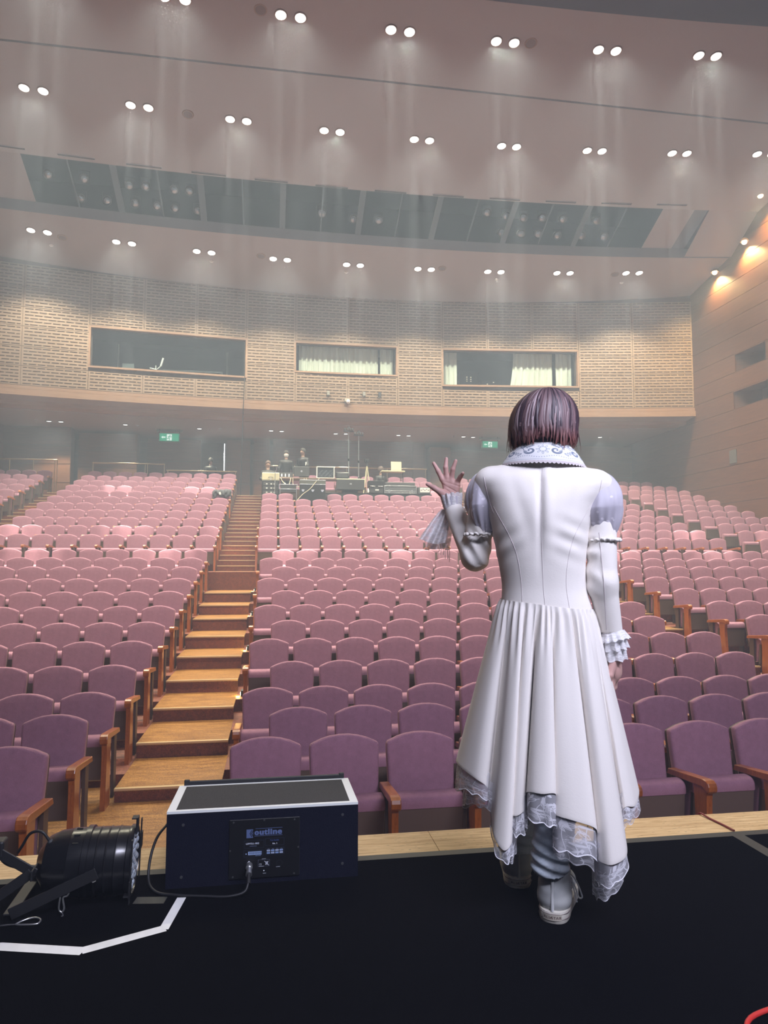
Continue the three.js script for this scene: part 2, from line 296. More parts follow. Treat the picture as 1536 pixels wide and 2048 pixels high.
function rearPanel(x0, x1, z, y0, y1, label, rows, mat = M.sideWood, depth = 0.5) {
  const g = group('wall_rear'); g.userData.kind = 'structure'; g.userData.label = label;
  mesh('core', box(x0, x1, y0, y1, z - depth, z - 0.03), M.slotDark, g);
  const h = (y1 - y0) / rows;
  for (let r = 0; r < rows; r++) mesh('panel', box(x0 + 0.004, x1 - 0.004, y0 + r * h + 0.012, y0 + (r + 1) * h - 0.012, z - 0.035, z), mat, g);
  return g;
}
const RF = FLOOR[23], SO = 6.34;
rearPanel(WL, -7.72, -28.2, RF, SO, 'lit wood-panelled rear wall at far left', 4, M.sideWood);
rearPanel(-7.55, -5.35, -28.6, RF, SO - 0.12, 'dark wood-panelled wall section left of the door', 4);
rearPanel(-5.15, -3.0, -29.6, RF, SO - 0.1, 'double wooden door leaves below the left exit sign', 3);
rearPanel(-1.95, -0.98, -29.4, RF, SO - 0.1, 'narrow wood panel beside the open doorway', 3);
rearPanel(-0.85, -0.18, -29.4, RF, SO, 'slim wood panel left of the slatted wall', 3);
{ // slatted centre wall behind the mixing desk
  const g = group('wall_rear'); g.userData.kind = 'structure'; g.userData.label = 'slatted wooden wall behind the mixing desk';
  mesh('core', box(-0.05, 6.45, RF, SO, -30, -29.43), M.slotDark, g);
  for (let r = 0; r < 26; r++) for (const [a, b] of [[0.5, 2.4], [2.42, 4.4], [4.42, 5.9]]) mesh('slat', box(a, b, RF + 0.02 + r * 0.112, RF + 0.105 + r * 0.112, -29.44, -29.4), M.sideWood, g);
  for (const [a, b] of [[-0.05, 0.48], [5.92, 6.45]]) mesh('panel', box(a, b, RF, SO, -29.44, -29.39), M.sideWood, g);
}
rearPanel(6.6, 7.5, -29.0, RF, SO - 0.25, 'short wood panel right of the slatted wall', 3);
rearPanel(7.6, 10.6, -29.4, RF, SO - 0.35, 'wood-panelled wall below the right exit sign', 4);
rearPanel(11.0, 11.9, -29.3, RF, SO - 0.3, 'wood panel beside the right doorway', 4);
rearPanel(12.1, 15.3, -28.0, RF, SO - 0.2, 'wood-panelled rear wall at far right', 4);

// main ceiling: rear panel, lighting bridge, middle panel with a groove, front recess
{
  const n = 40, strip = (f) => Array.from({ length: n + 1 }, (_, i) => { const x = WL - 0.1 + (WR - WL + 0.2) * i / n; return f(x, (x - AX) ** 2); });
  const flat = (gr) => { const q = surface(gr).toNonIndexed(); q.computeVertexNormals(); return metre(q); };
  const slab = (name, za, zb, f, label, mat = M.ceiling) => { // za far, zb near; functions of d2
    const g = flat([strip((x, d) => [x, f(za(d)), za(d)]), strip((x, d) => [x, f(zb(d)), zb(d)]), strip((x, d) => [x, f(zb(d)) + 0.2, zb(d)]), strip((x, d) => [x, f(za(d)) + 0.2, za(d)]), strip((x, d) => [x, f(za(d)), za(d)])]);
    return struct(name, g, mat, label);
  };
  const lipZ = (d) => -22.0 + d / 240;
  slab('ceiling', (d) => -25.2 + d / 112 - 0.15, lipZ, ceilA, 'rear ceiling panel with nine pairs of downlights');
  struct('trim_2', flat([strip((x, d) => [x, ceilA(lipZ(d)) - 0.01, lipZ(d) + 0.005]), strip((x, d) => [x, ceilA(lipZ(d)) + 0.26, lipZ(d) + 0.14]), strip((x, d) => [x, ceilA(lipZ(d)) + 0.26, lipZ(d) - 0.3])]), M.lip, 'grey front edge of the lighting bridge');
  const rear = (d) => -20.36 + d / 280;
  slab('ceiling', rear, () => -16.31, ceilB, 'middle ceiling panel behind the groove');
  slab('ceiling', () => -16.25, (d) => -13.85 + d / 240, ceilB, 'middle ceiling panel in front of the groove');
  struct('ceiling_groove', box(WL, WR, 13.30, 13.4, -16.5, -16.05), M.ceiling);
  // bridge interior and its closed ends
  const br = group('wall_light_bridge'); br.userData.kind = 'structure'; br.userData.label = 'dark open lighting bridge across the ceiling';
  mesh('interior', [box(WL, WR, 11.75, 11.8, -24, -21.9), box(WL, WR, 11.75, 13.9, -24, -23.9), box(WL, WR, 13.8, 13.9, -24, -20.2)], M.bridge, br);
  const face = (x) => { const d = (x - AX) ** 2; return [V(x, ceilA(lipZ(d)) + 0.26, lipZ(d) + 0.1), V(x, ceilB(rear(d)) + 0.05, rear(d) - 0.02)]; };
  for (const [a, b, m, nm] of [[WL, -8.6, M.ceiling, 'border_panel'], [-8.6, -8.15, M.lip, 'edge_band'], [-8.15, -7.1, M.ceiling, 'end_panel'], [12.3, 13.35, M.ceiling, 'end_panel'], [13.35, 13.8, M.lip, 'edge_band'], [13.8, WR + 0.1, M.ceiling, 'border_panel']]) {
    const g = []; for (let i = 0; i <= 6; i++) { const [p, q] = face(a + (b - a) * i / 6); if (nm === 'border_panel') { p.y -= 0.28; p.z += 0.03; q.y -= 0.03; q.z += 0.03; } g.push([p.toArray(), q.toArray()]); }
    mesh(nm, flat(g), m, br);
  }
  for (let i = 0, x = -7.1 + 1.21; x < 12.2; x += 1.213, i++) { // uprights: a wide one, then a thin one
    const [p, q] = face(x), r = i % 2 ? 0.09 : 0.018, dir = q.clone().sub(p), g = new THREE.BoxGeometry(r * 2, dir.length() + 0.1, 0.05);
    g.applyQuaternion(new THREE.Quaternion().setFromUnitVectors(V(0, 1, 0), dir.normalize())); g.translate(...p.clone().add(q).multiplyScalar(0.5).toArray());
    mesh('upright', g, M.bridgeBar, br);
  }
  // front recess
  struct('ceiling_front', box(WL, WR, 15.1, 15.2, -13.9, -2.7), M.ceiling); struct('wall_front_bridge', box(WL, WR, 13.36, 15.2, -13.9, -13.95), M.ceiling, 'inner face of the second ceiling recess at the top edge');
  struct('trim_3', flat([strip((x, d) => [x, ceilB(-13.85) - 0.005, -13.86 + d / 240]), strip((x, d) => [x, ceilB(-13.85) + 0.32, -13.45 + d / 240])]), M.lip);
}

// ---------------------------------------------------------------- seats: folded theatre chairs
const SEATGEO = {};
{
  const w = 0.226, arch = new THREE.Shape();
  arch.moveTo(-w + 0.012, 0); arch.lineTo(-w, 0.30); arch.lineTo(-w, 0.352); arch.bezierCurveTo(-w, 0.372, -w + 0.006, 0.380, -w + 0.022, 0.386); arch.bezierCurveTo(-0.085, 0.450, 0.085, 0.450, w - 0.022, 0.386); arch.bezierCurveTo(w - 0.006, 0.380, w, 0.372, w, 0.352); arch.lineTo(w, 0.30); arch.lineTo(w - 0.012, 0); arch.closePath();
  const pad = new THREE.ExtrudeGeometry(arch, { depth: 0.03, bevelEnabled: true, bevelThickness: 0.022, bevelSize: 0.02, bevelOffset: -0.02, bevelSegments: 3, curveSegments: 7 });
  const tilt = (g) => g.rotateX(-0.16).translate(0, 0.42, 0.075);
  SEATGEO.back = tilt(crease(pad.translate(0, 0, -0.02), 0.9));
  const sh = new THREE.ExtrudeGeometry(arch, { depth: 0.02, bevelEnabled: false, curveSegments: 7 }).scale(0.97, 0.985, 1);
  SEATGEO.shell = tilt(metre(sh.translate(0, 0, -0.065)));
  // folded seat: cushion wraps the top edge, board faces the stage
  const prof = new THREE.Shape(); // in (z, y)
  prof.moveTo(0.16, 0.20); prof.lineTo(0.15, 0.46); prof.bezierCurveTo(0.155, 0.525, 0.20, 0.535, 0.255, 0.525); prof.bezierCurveTo(0.295, 0.518, 0.305, 0.49, 0.300, 0.445); prof.lineTo(0.262, 0.445); prof.lineTo(0.225, 0.20); prof.closePath();
  const cg = new THREE.ExtrudeGeometry(prof, { depth: 0.40, bevelEnabled: true, bevelThickness: 0.012, bevelSize: 0.012, bevelOffset: -0.012, bevelSegments: 2, curveSegments: 6 });
  const turnX = (g, x0) => { const p = g.attributes.position; for (let i = 0; i < p.count; i++) p.setXYZ(i, x0 - p.getZ(i), p.getY(i), p.getX(i)); g.computeVertexNormals(); return g; };
  SEATGEO.cushion = crease(turnX(cg, 0.2).scale(1.08, 1, 1), 0.9);
  const bp = new THREE.Shape(); bp.moveTo(0.262, 0.452); bp.lineTo(0.296, 0.452); bp.lineTo(0.27, 0.17); bp.lineTo(0.225, 0.15); bp.closePath();
  SEATGEO.board = metre(turnX(new THREE.ExtrudeGeometry(bp, { depth: 0.40, bevelEnabled: true, bevelThickness: 0.006, bevelSize: 0.006, bevelOffset: -0.006, bevelSegments: 1 }), 0.2).scale(1.08, 1, 1));
  // wooden arm: rounded cap and side panel in one standing part
  const cap = new THREE.Shape(); cap.moveTo(0.07, 0.515); cap.lineTo(0.09, 0.555); cap.lineTo(0.48, 0.595); cap.bezierCurveTo(0.545, 0.60, 0.555, 0.575, 0.55, 0.535); cap.lineTo(0.535, 0.52); cap.lineTo(0.48, 0.545); cap.closePath();
  const capG = turnX(new THREE.ExtrudeGeometry(cap, { depth: 0.05, bevelEnabled: true, bevelThickness: 0.006, bevelSize: 0.006, bevelOffset: -0.006, bevelSegments: 2, curveSegments: 4 }), 0.025);
  SEATGEO.cap = metre(capG);
  const side = new THREE.Shape(); side.moveTo(0.36, 0); side.bezierCurveTo(0.36, 0.2, 0.40, 0.34, 0.37, 0.545); side.lineTo(0.52, 0.545); side.bezierCurveTo(0.485, 0.40, 0.52, 0.3, 0.53, 0); side.closePath();
  SEATGEO.rear = box(-0.012, 0.012, 0, 0.545, 0.11, 0.20);
  SEATGEO.side = metre(turnX(new THREE.ExtrudeGeometry(side, { depth: 0.04, bevelEnabled: false, curveSegments: 6 }), 0.02));
}
function makeSeat(ends, row) { // ends: -1 wood panel on the left, 1 on the right
  const g = new THREE.Group();
  mesh('backrest', SEATGEO.back, M.fabric, g); const sh = mesh('back_shell', SEATGEO.shell, M.shell, g); sh.userData.label = 'dark wooden back shell';
  const cu = mesh('folded_seat', SEATGEO.cushion, M.fabric, g); mesh('seat_board', SEATGEO.board, M.board, cu).userData.label = 'dark brown underside board of the folded seat';
  for (const s of ends === -1 ? [-1, 1] : [1]) { const a = mesh('armrest', SEATGEO.cap, M.arm, g), wood = row < 2 || s === ends; a.position.x = s * 0.2525; mesh('front_post', SEATGEO.side, wood ? M.arm : M.shell, a); mesh('rear_post', SEATGEO.rear, M.shell, a); }
  return g;
}
const seatKinds = {};
const seatKind = (s) => { const ends = s.end ? -1 : s.last ? 1 : 0, k = ends + '/' + (s.row < 2 ? 1 : 2); return seatKinds[k] ??= makeSeat(ends, s.row); };
const seatList = [];   // [row, block, index, x, first of its run]
{
  const run = (row, block, x0, dx, n, from) => { for (let i = 0; i < n; i++) seatList.push({ row, block, i, x: x0 + dx * i, from, end: dx > 0 ? i === 0 : i === n - 1, last: dx > 0 ? i === n - 1 : i === 0 }); };
  for (let r = 1; r <= 23; r++) {
    run(r, 'left block', -1.57, -0.5125, 10, 'the left-hand aisle');
    if (r <= 12) r % 2 ? run(r, 'centre block', -0.03, 0.503, 12, 'the left-hand aisle') : run(r, 'centre block', 0.21, 0.507, 11, 'the left-hand aisle');
    else if (r <= 18 || r >= 22) run(r, 'centre block', -0.13, 0.507, 12, 'the left-hand aisle');
    else run(r, 'centre block', -0.13, 0.507, 12, 'the left-hand aisle');
    run(r, 'right block', 7.03, 0.507, 10, 'the right-hand aisle');
    run(r, 'far right block', 13.06, 0.507, r > 22 ? 4 : 5, 'the far right aisle');
    if (r >= 13) run(r, 'far left block', -7.82, -0.5125, 4, 'the far left aisle');
  }
}
// which seats fall inside the picture, and how large they show
const eye = camera.position.clone(), axisF = V(0, 0, -1).applyQuaternion(camera.quaternion), axisR = V(1, 0, 0).applyQuaternion(camera.quaternion), axisU = V(0, 1, 0).applyQuaternion(camera.quaternion);
const inView = seatList.filter((s) => { s.z = ROWZ[s.row]; s.y = FLOOR[s.row]; const d = V(s.x, s.y + 0.6, s.z).sub(eye); s.depth = d.dot(axisF); s.u = d.dot(axisR) / s.depth; return s.depth > 1 && Math.abs(s.u) < 768 / 1400 + 0.35 / s.depth * 1.2; });
inView.sort((a, b) => a.depth - b.depth);
const ROWNAME = ['', ...ORD, 'twenty-first', 'twenty-second', 'twenty-third'];
const farSeats = [];
inView.forEach((s, n) => {
  if (s.block === 'centre block' && s.i < 11 && (s.row === 20 || s.row === 21 || (s.row === 19 && (s.i === 2 || s.i === 3)))) return;
  if (n < 299 || (s.row === 19 && s.block === 'left block' && s.i === 0)) {
    const o = seatKind(s).clone(); o.name = numbered('theatre_seat'); o.position.set(s.x, s.y, s.z); scene.add(o);
    tag(o, `purple theatre seat in the ${s.block}, row ${ROWNAME[s.row]}, ${ORD[s.i]} from ${s.from}`, 'seat', 'purple theatre seats');
  } else farSeats.push(s);
});
{ // the hundreds of smaller seats further back
  const parts = [['back', 0], ['cushion', 0], ['shell', 1], ['board', 2], ['cap', 3], ['side', 1], ['rear', 1]], mats = [M.fabric, M.shell, M.board, M.arm], list = [], groups = [];
  let at = 0;
  for (const [k, m] of parts) { let g = SEATGEO[k].clone(); g = g.index ? g.toNonIndexed() : g; if (k === 'cap' || k === 'side' || k === 'rear') g.translate(0.2525, 0, 0); for (const a of Object.keys(g.attributes)) if (!['position', 'normal', 'uv'].includes(a)) g.deleteAttribute(a); g.clearGroups(); list.push(g); groups.push([at, g.attributes.position.count, m]); at += g.attributes.position.count; }
  const geo = mergeGeometries(list); for (const [a, b, m] of groups) geo.addGroup(a, b, m);
  const inst = shadowed(new THREE.InstancedMesh(geo, mats, farSeats.length)); inst.name = 'rear_theatre_seats';
  const mt = new THREE.Matrix4(); farSeats.forEach((s, i) => inst.setMatrixAt(i, mt.makeTranslation(s.x, s.y, s.z)));
  scene.add(inst); tag(inst, 'hundreds of small pink-lit theatre seats in the rear tiers', 'seats', null, 'stuff');
}

// ---------------------------------------------------------------- house lights
const lampGeo = { ring: new THREE.TorusGeometry(0.132, 0.018, 8, 28).rotateX(Math.PI / 2), disc: new THREE.CircleGeometry(0.123, 28).rotateX(Math.PI / 2), ringS: new THREE.TorusGeometry(0.10, 0.016, 8, 20).rotateX(Math.PI / 2), discS: new THREE.CircleGeometry(0.092, 20).rotateX(Math.PI / 2) };
function spot(x, y, z, colour, intensity, angle, penumbra, parent, radius = 3) {
  const l = new THREE.SpotLight(colour, intensity, 0, angle, penumbra, 2); l.name = 'lamp_beam'; l.castShadow = true; l.shadow.radius = radius; l.position.set(x, y, z); l.target.position.set(x, y - 1, z); parent.add(l, l.target); l.target.name = 'lamp_target'; return l;
}
function downlight(x, y, z, label, slope) {
  const g = group('ceiling_downlight', [x, y, z]); tag(g, label, 'ceiling light', 'ceiling downlights in pairs');
  const r = mesh('trim_ring', lampGeo.ring, M.trimRing, g), d = mesh('lamp_face', lampGeo.disc, M.bulb, g);
  r.rotation.x = d.rotation.x = -Math.atan(slope); r.position.y = -0.012; d.position.y = -0.02;
  spot(0, -0.06, 0, DOWN.colour, DOWN.wide, 0.93, 0.35, g, 5);
  spot(0, -0.07, 0, DOWN.colour, DOWN.core, 0.042, 0.3, g, 2.5);
}
const ROWLAMPS = [
  ['rear', -7.3, 9, 2.475, (x) => -23.09 + (x - AX) ** 2 / 158, ceilA, 0.2, 0.235],
  ['middle', -5.99 - 2.475, 10, 2.477, (x) => -18.08 + (x - AX) ** 2 / 170, ceilB, 0.14, 0.215],
  ['front', -2.23 - 2.477 * 2, 9, 2.477, (x) => -14.83 + (x - AX) ** 2 / 177, ceilB, 0.14, 0.215],
];
for (const [row, x0, n, dx, zf, cf, slope, half] of ROWLAMPS) for (let i = 0; i < n; i++) for (const s of [-1, 1]) {
  const x = x0 + i * dx + s * half, z = zf(x);
  downlight(x, cf(z), z, `${s < 0 ? 'left' : 'right'} lamp of the ${ORD[i]} pair from left in the ${row} ceiling row`, slope);
}
// one more row of house lights nearer the stage, above the top of the picture
for (let i = 0; i < 9; i++) {
  const x = AX + (i - 4) * 2.7, g = group('ceiling_downlight', [x, 15.1, -6.8]); tag(g, `single house light high above the front rows, ${ORD[i]} from the left`, 'ceiling light', 'house lights above the front rows');
  mesh('trim_ring', lampGeo.ring, M.trimRing, g).position.y = -0.012; mesh('lamp_face', lampGeo.disc, M.bulb, g).position.y = -0.02;
  spot(0, -0.06, 0, DOWN.colour, 360, 0.53, 0.5, g, 6).target.position.set(0, -15, -6.1);
}
// small downlights under the overhang
const under = [[-8.21, -27.08], [-7.8, -27.11], [-5.56, -27.31], [-2.88, -27.67], [-0.13, -27.65], [0.28, -27.69], [2.44, -27.88], [2.85, -27.86], [5.0, -27.81], [5.43, -27.85], [7.71, -27.72], [8.13, -27.76], [13.33, -26.94]];
under.forEach(([x, z], i) => {
  const g = group('small_downlight', [x, 6.34, z]); tag(g, `small recessed downlight under the rear overhang, ${ORD[i]} from the left`, 'ceiling light', 'small downlights under the overhang');
  mesh('trim_ring', lampGeo.ringS, M.darkGrey, g).position.y = -0.008; mesh('lamp_face', lampGeo.discS, M.bulbSmall, g).position.y = -0.012;
  spot(0, -0.05, 0, DOWN.colour, 32, 0.85, 0.3, g, 3);
});
[[-8.59, -26.87], [-5.13, -27.34], [-2.48, -27.71], [-2.09, -27.55], [7.28, -27.67], [13.84, -26.98]].forEach(([x, z], i) => {
  const o = mesh('sprinkler_head', [cyl(0.05, 0.06, 0.015, 16), cyl(0.02, 0.025, 0.04, 10).translate(0, -0.025, 0)], M.metal); o.position.set(x, 6.332, z); tag(o, `tiny sprinkler head under the rear overhang, ${ORD[i]} from the left`, 'sprinkler', 'sprinkler heads under the overhang');
});
// ceiling furniture: round speakers, detectors, slot diffusers
[[-6.68, 11.36, -22.7], [-0.51, 11.31, -22.96], [5.68, 11.31, -22.97], [11.92, 11.37, -22.64], [-0.41, 13.21, -14.74], [5.81, 13.21, -14.75], [-2.32, 12.75, -17.97]].forEach(([x, y, z], i) => {
  const g = group('ceiling_speaker', [x, y, z]); g.rotation.x = -0.17; tag(g, 'round ceiling loudspeaker grille ' + ['beside the leftmost rear pair of lamps', 'left of the fourth rear pair of lamps', 'right of the sixth rear pair of lamps', 'left of the last rear pair of lamps', 'left of the lamp pair at top centre', 'right of a lamp pair near top right', 'between two middle-row lamp pairs'][i], 'speaker', 'round ceiling speakers');
  mesh('rim', new THREE.TorusGeometry(0.13, 0.02, 8, 24).rotateX(Math.PI / 2), M.trimRing, g); mesh('grille', new THREE.CircleGeometry(0.125, 24).rotateX(Math.PI / 2), S({ color: lin(0.2, 0.19, 0.19) }), g).position.y = -0.012;
});
[[-7.13, 11.28, -23.1], [-2.15, 11.22, -23.38], [12.38, 11.29, -23.05], [2.4, 11.2, -23.49], [7.76, 11.23, -23.33]].forEach(([x, y, z], i) => {
  const o = mesh('smoke_detector', [cyl(0.055, 0.065, 0.03, 18).translate(0, -0.015, 0), cyl(0.035, 0.045, 0.03, 14).translate(0, -0.04, 0)], M.white); o.position.set(x, y, z); tag(o, `small white smoke detector on the rear ceiling, ${['first', 'second', 'fifth', 'third', 'fourth'][i]} from left`, 'detector', 'smoke detectors');
});
for (let k = 0; k < 12; k++) {
  const x0 = -7.86 + k * 1.80, xm = x0 + 0.48, d = (xm - AX) ** 2, z = -20.30 + d / 190, g = group('air_diffuser', [xm, ceilB(z), z]); g.rotation.set(0, -(xm - AX) / 95, 0); tag(g, `thin dark slot diffuser above the lighting bridge, ${ORD[k]} from the left`, 'air vent', 'slot diffusers');
  mesh('slot', rbox(0.97, 0.03, 0.05, 0.006), M.darkGrey, g).position.y = -0.012; mesh('flange', [rbox(1.0, 0.012, 0.014, 0.004).translate(0, -0.008, 0.034), rbox(1.0, 0.012, 0.014, 0.004).translate(0, -0.008, -0.034)], M.ceiling, g);
}
// spotlights standing in the dark bridge
const bridgeLamps = [[-6.64, 12.44, -20.96], [-5.64, 12.42, -20.99], [-5.89, 12.13, -21.63], [-5.12, 12.13, -21.63], [-4.38, 12.38, -21.08], [-3.91, 12.39, -21.07], [-4.31, 12.12, -21.65], [-3.66, 12.1, -21.68], [-3.08, 12.37, -21.11], [-2.63, 12.37, -21.12], [-3.13, 12.09, -21.7], [-2.44, 12.08, -21.72], [1.41, 12.19, -21.49], [2.43, 12.14, -21.61], [3.25, 12.15, -21.57], [7.39, 12.38, -21.09], [7.42, 12.1, -21.68], [6.72, 12.41, -21.03], [7.97, 12.37, -21.1], [8.09, 12.11, -21.66], [8.6, 12.39, -21.06], [8.68, 12.13, -21.63], [9.3, 12.4, -21.04], [9.36, 12.13, -21.63], [10.46, 12.42, -21.0], [10.2, 12.15, -21.58], [10.99, 12.17, -21.54]];
{
  const body = join([cyl(0.13, 0.10, 0.34, 18, true).rotateX(Math.PI / 2).translate(0, 0, -0.19), cyl(0.10, 0.06, 0.08, 18).rotateX(Math.PI / 2).translate(0, 0, -0.40)]), rim = new THREE.TorusGeometry(0.13, 0.012, 8, 24), lens = new THREE.SphereGeometry(0.2, 20, 8, 0, Math.PI * 2, 0, 0.65).rotateX(Math.PI / 2).translate(0, 0, -0.20), yoke = join([rbox(0.012, 0.3, 0.03, 0.004).translate(-0.15, 0.06, -0.2), rbox(0.012, 0.3, 0.03, 0.004).translate(0.15, 0.06, -0.2), rbox(0.31, 0.012, 0.03, 0.004).translate(0, 0.21, -0.2)]);
  const lensMat = P({ color: lin(0.42, 0.5, 0.55), roughness: 0.16, metalness: 0.85 });
  bridgeLamps.sort((a, b) => a[0] - b[0]).forEach(([x, y, z], i) => {
    const g = group('stage_spotlight', [x, y, z], 0); g.rotation.set(0.5, (2.6 - x) * 0.02, 0, 'YXZ'); tag(g, `black round-lens spotlight inside the dark ceiling bridge, ${i > 19 ? 'twenty-' : ''}${ORD[i > 19 ? i - 20 : i]} from its left end`, 'spotlight', 'spotlights in the ceiling bridge');
    mesh('housing', body, M.blackGloss, g); mesh('rim', rim, M.darkGrey, g); mesh('lens', lens, lensMat, g); mesh('yoke', yoke, M.darkGrey, g);
  });
}
// warm wall-wash lamps in the cove above the right wall
[[15.3, 11.36, -21.9], [15.3, 11.72, -20.3], [14.98, 12.62, -19.05]].forEach(([x, y, z], i) => {
  const g = group('wall_wash_lamp', [x, y, z]); tag(g, ['lowest', 'middle', 'topmost'][i] + ' warm glowing cove lamp on the right wall', 'wall light', 'cove lamps');
  mesh('hood', new THREE.SphereGeometry(0.13, 20, 10, 0, Math.PI * 2, 0, Math.PI / 2), M.trimWood, g).position.y = 0.01; mesh('lamp_face', new THREE.SphereGeometry(0.085, 16, 10), M.bulbWarm, g);
  spot(0, -0.14, 0, lin(1.0, 0.70, 0.30), 75, 1.2, 0.8, g, 3);
});
// aisle step lights on the row ends
for (const k of [6, 8, 10, 12]) {
  const g = group('step_light', [-0.345, FLOOR[k] + 0.037, ROWZ[k] + 0.62]); tag(g, `small warm step light beside the left-hand aisle at the ${ORD[k - 1]} row`, 'step light', 'aisle step lights');
  mesh('case', rbox(0.03, 0.07, 0.12, 0.006), M.darkGrey, g); const f = mesh('lamp_face', rbox(0.006, 0.03, 0.09, 0.002), M.bulbWarm, g); f.position.set(-0.018, -0.01, 0);
  const l = new THREE.PointLight(lin(1.0, 0.66, 0.2), 0.16); l.name = 'lamp_glow'; l.position.set(-0.05, -0.02, 0); l.castShadow = true; l.shadow.radius = 1; g.add(l);
}
// cool work lights above the stage, behind the camera
{
  const g = group('stage_work_light', [1.9, 4.1, 0.9]); tag(g, 'cool-white work light batten hung above the stage', 'stage light');
  g.rotation.set(-0.82, 0.12, 0, 'YXZ');
  mesh('housing', box(-1.9, 1.9, -0.25, 0.25, 0.03, 0.12), M.darkGrey, g);
  mesh('lamp_face', box(-1.8, 1.8, -0.2, 0.2, 0.0, 0.03), S({ color: 0xffffff, emissive: WORK.colour, emissiveIntensity: 2 }), g);
  const l = new THREE.RectAreaLight(WORK.colour, WORK.intensity, 3.6, 0.4); l.name = 'work_light_beam'; l.position.set(0, 0, -0.02); g.add(l);
}

// ---------------------------------------------------------------- smooth solids from distance fields (surface nets)
const smin = (a, b, k) => { const h = Math.max(k - Math.abs(a - b), 0) / k; return Math.min(a, b) - h * h * k * 0.25; };
function capsule(p, a, b, ra, rb) { // tapered
  const bx = b[0] - a[0], by = b[1] - a[1], bz = b[2] - a[2], px = p[0] - a[0], py = p[1] - a[1], pz = p[2] - a[2];
  const t = Math.max(0, Math.min(1, (px * bx + py * by + pz * bz) / (bx * bx + by * by + bz * bz + 1e-9)));
  return Math.hypot(px - bx * t, py - by * t, pz - bz * t) - (ra + (rb - ra) * t);
}
const ellipsoid = (p, c, r) => { const x = (p[0] - c[0]) / r[0], y = (p[1] - c[1]) / r[1], z = (p[2] - c[2]) / r[2], k = Math.hypot(x, y, z); return (k - 1) * Math.min(...r) * (0.6 + 0.4 * Math.min(1, k)); };
function sdfMesh(fn, lo, hi, cell) {
  const n = [0, 1, 2].map((k) => Math.ceil((hi[k] - lo[k]) / cell) + 1), [nx, ny, nz] = n, val = new Float32Array(nx * ny * nz), at = (i, j, k) => (k * ny + j) * nx + i;
  const p = [0, 0, 0];
  for (let k = 0; k < nz; k++) for (let j = 0; j < ny; j++) for (let i = 0; i < nx; i++) { p[0] = lo[0] + i * cell; p[1] = lo[1] + j * cell; p[2] = lo[2] + k * cell; val[at(i, j, k)] = fn(p); }
  const id = new Int32Array(nx * ny * nz).fill(-1), pos = [], idx = [];
  const E = [[0, 1], [2, 3], [4, 5], [6, 7], [0, 2], [1, 3], [4, 6], [5, 7], [0, 4], [1, 5], [2, 6], [3, 7]], v = new Float32Array(8);
  for (let k = 0; k < nz - 1; k++) for (let j = 0; j < ny - 1; j++) for (let i = 0; i < nx - 1; i++) {
    let m = 0; for (let c = 0; c < 8; c++) { v[c] = val[at(i + (c & 1), j + ((c >> 1) & 1), k + (c >> 2))]; if (v[c] < 0) m++; }
    if (m === 0 || m === 8) continue;
    let x = 0, y = 0, z = 0, q = 0;
    for (const [a, b] of E) if ((v[a] < 0) !== (v[b] < 0)) { const t = v[a] / (v[a] - v[b]); x += (a & 1) + ((b & 1) - (a & 1)) * t; y += ((a >> 1) & 1) + (((b >> 1) & 1) - ((a >> 1) & 1)) * t; z += (a >> 2) + ((b >> 2) - (a >> 2)) * t; q++; }
    id[at(i, j, k)] = pos.length / 3; pos.push(lo[0] + (i + x / q) * cell, lo[1] + (j + y / q) * cell, lo[2] + (k + z / q) * cell);
  }
  const quad = (a, b, c, d, f) => { if (a < 0 || b < 0 || c < 0 || d < 0) return; f ? idx.push(a, b, c, a, c, d) : idx.push(a, c, b, a, d, c); };
  for (let k = 1; k < nz - 1; k++) for (let j = 1; j < ny - 1; j++) for (let i = 1; i < nx - 1; i++) {
    const s = val[at(i, j, k)] < 0;
    if (s !== (val[at(i + 1, j, k)] < 0)) quad(id[at(i, j - 1, k - 1)], id[at(i, j, k - 1)], id[at(i, j, k)], id[at(i, j - 1, k)], s);
    if (s !== (val[at(i, j + 1, k)] < 0)) quad(id[at(i - 1, j, k - 1)], id[at(i - 1, j, k)], id[at(i, j, k)], id[at(i, j, k - 1)], s);
    if (s !== (val[at(i, j, k + 1)] < 0)) quad(id[at(i - 1, j - 1, k)], id[at(i, j - 1, k)], id[at(i, j, k)], id[at(i - 1, j, k)], s);
  }
  const g = new THREE.BufferGeometry(), nor = new Float32Array(pos.length), uv = new Float32Array(pos.length / 3 * 2), e = cell * 0.4;
  for (let i = 0; i < pos.length; i += 3) {
    const [x, y, z] = [pos[i], pos[i + 1], pos[i + 2]], dx = fn([x + e, y, z]) - fn([x - e, y, z]), dy = fn([x, y + e, z]) - fn([x, y - e, z]), dz = fn([x, y, z + e]) - fn([x, y, z - e]), l = Math.hypot(dx, dy, dz) || 1;
    nor[i] = dx / l; nor[i + 1] = dy / l; nor[i + 2] = dz / l; uv[i / 3 * 2] = x + z * 0.4; uv[i / 3 * 2 + 1] = y;
  }
  g.setAttribute('position', new THREE.Float32BufferAttribute(pos, 3)); g.setAttribute('normal', new THREE.BufferAttribute(nor, 3)); g.setAttribute('uv', new THREE.BufferAttribute(uv, 2)); g.setIndex(idx);
  return g;
}

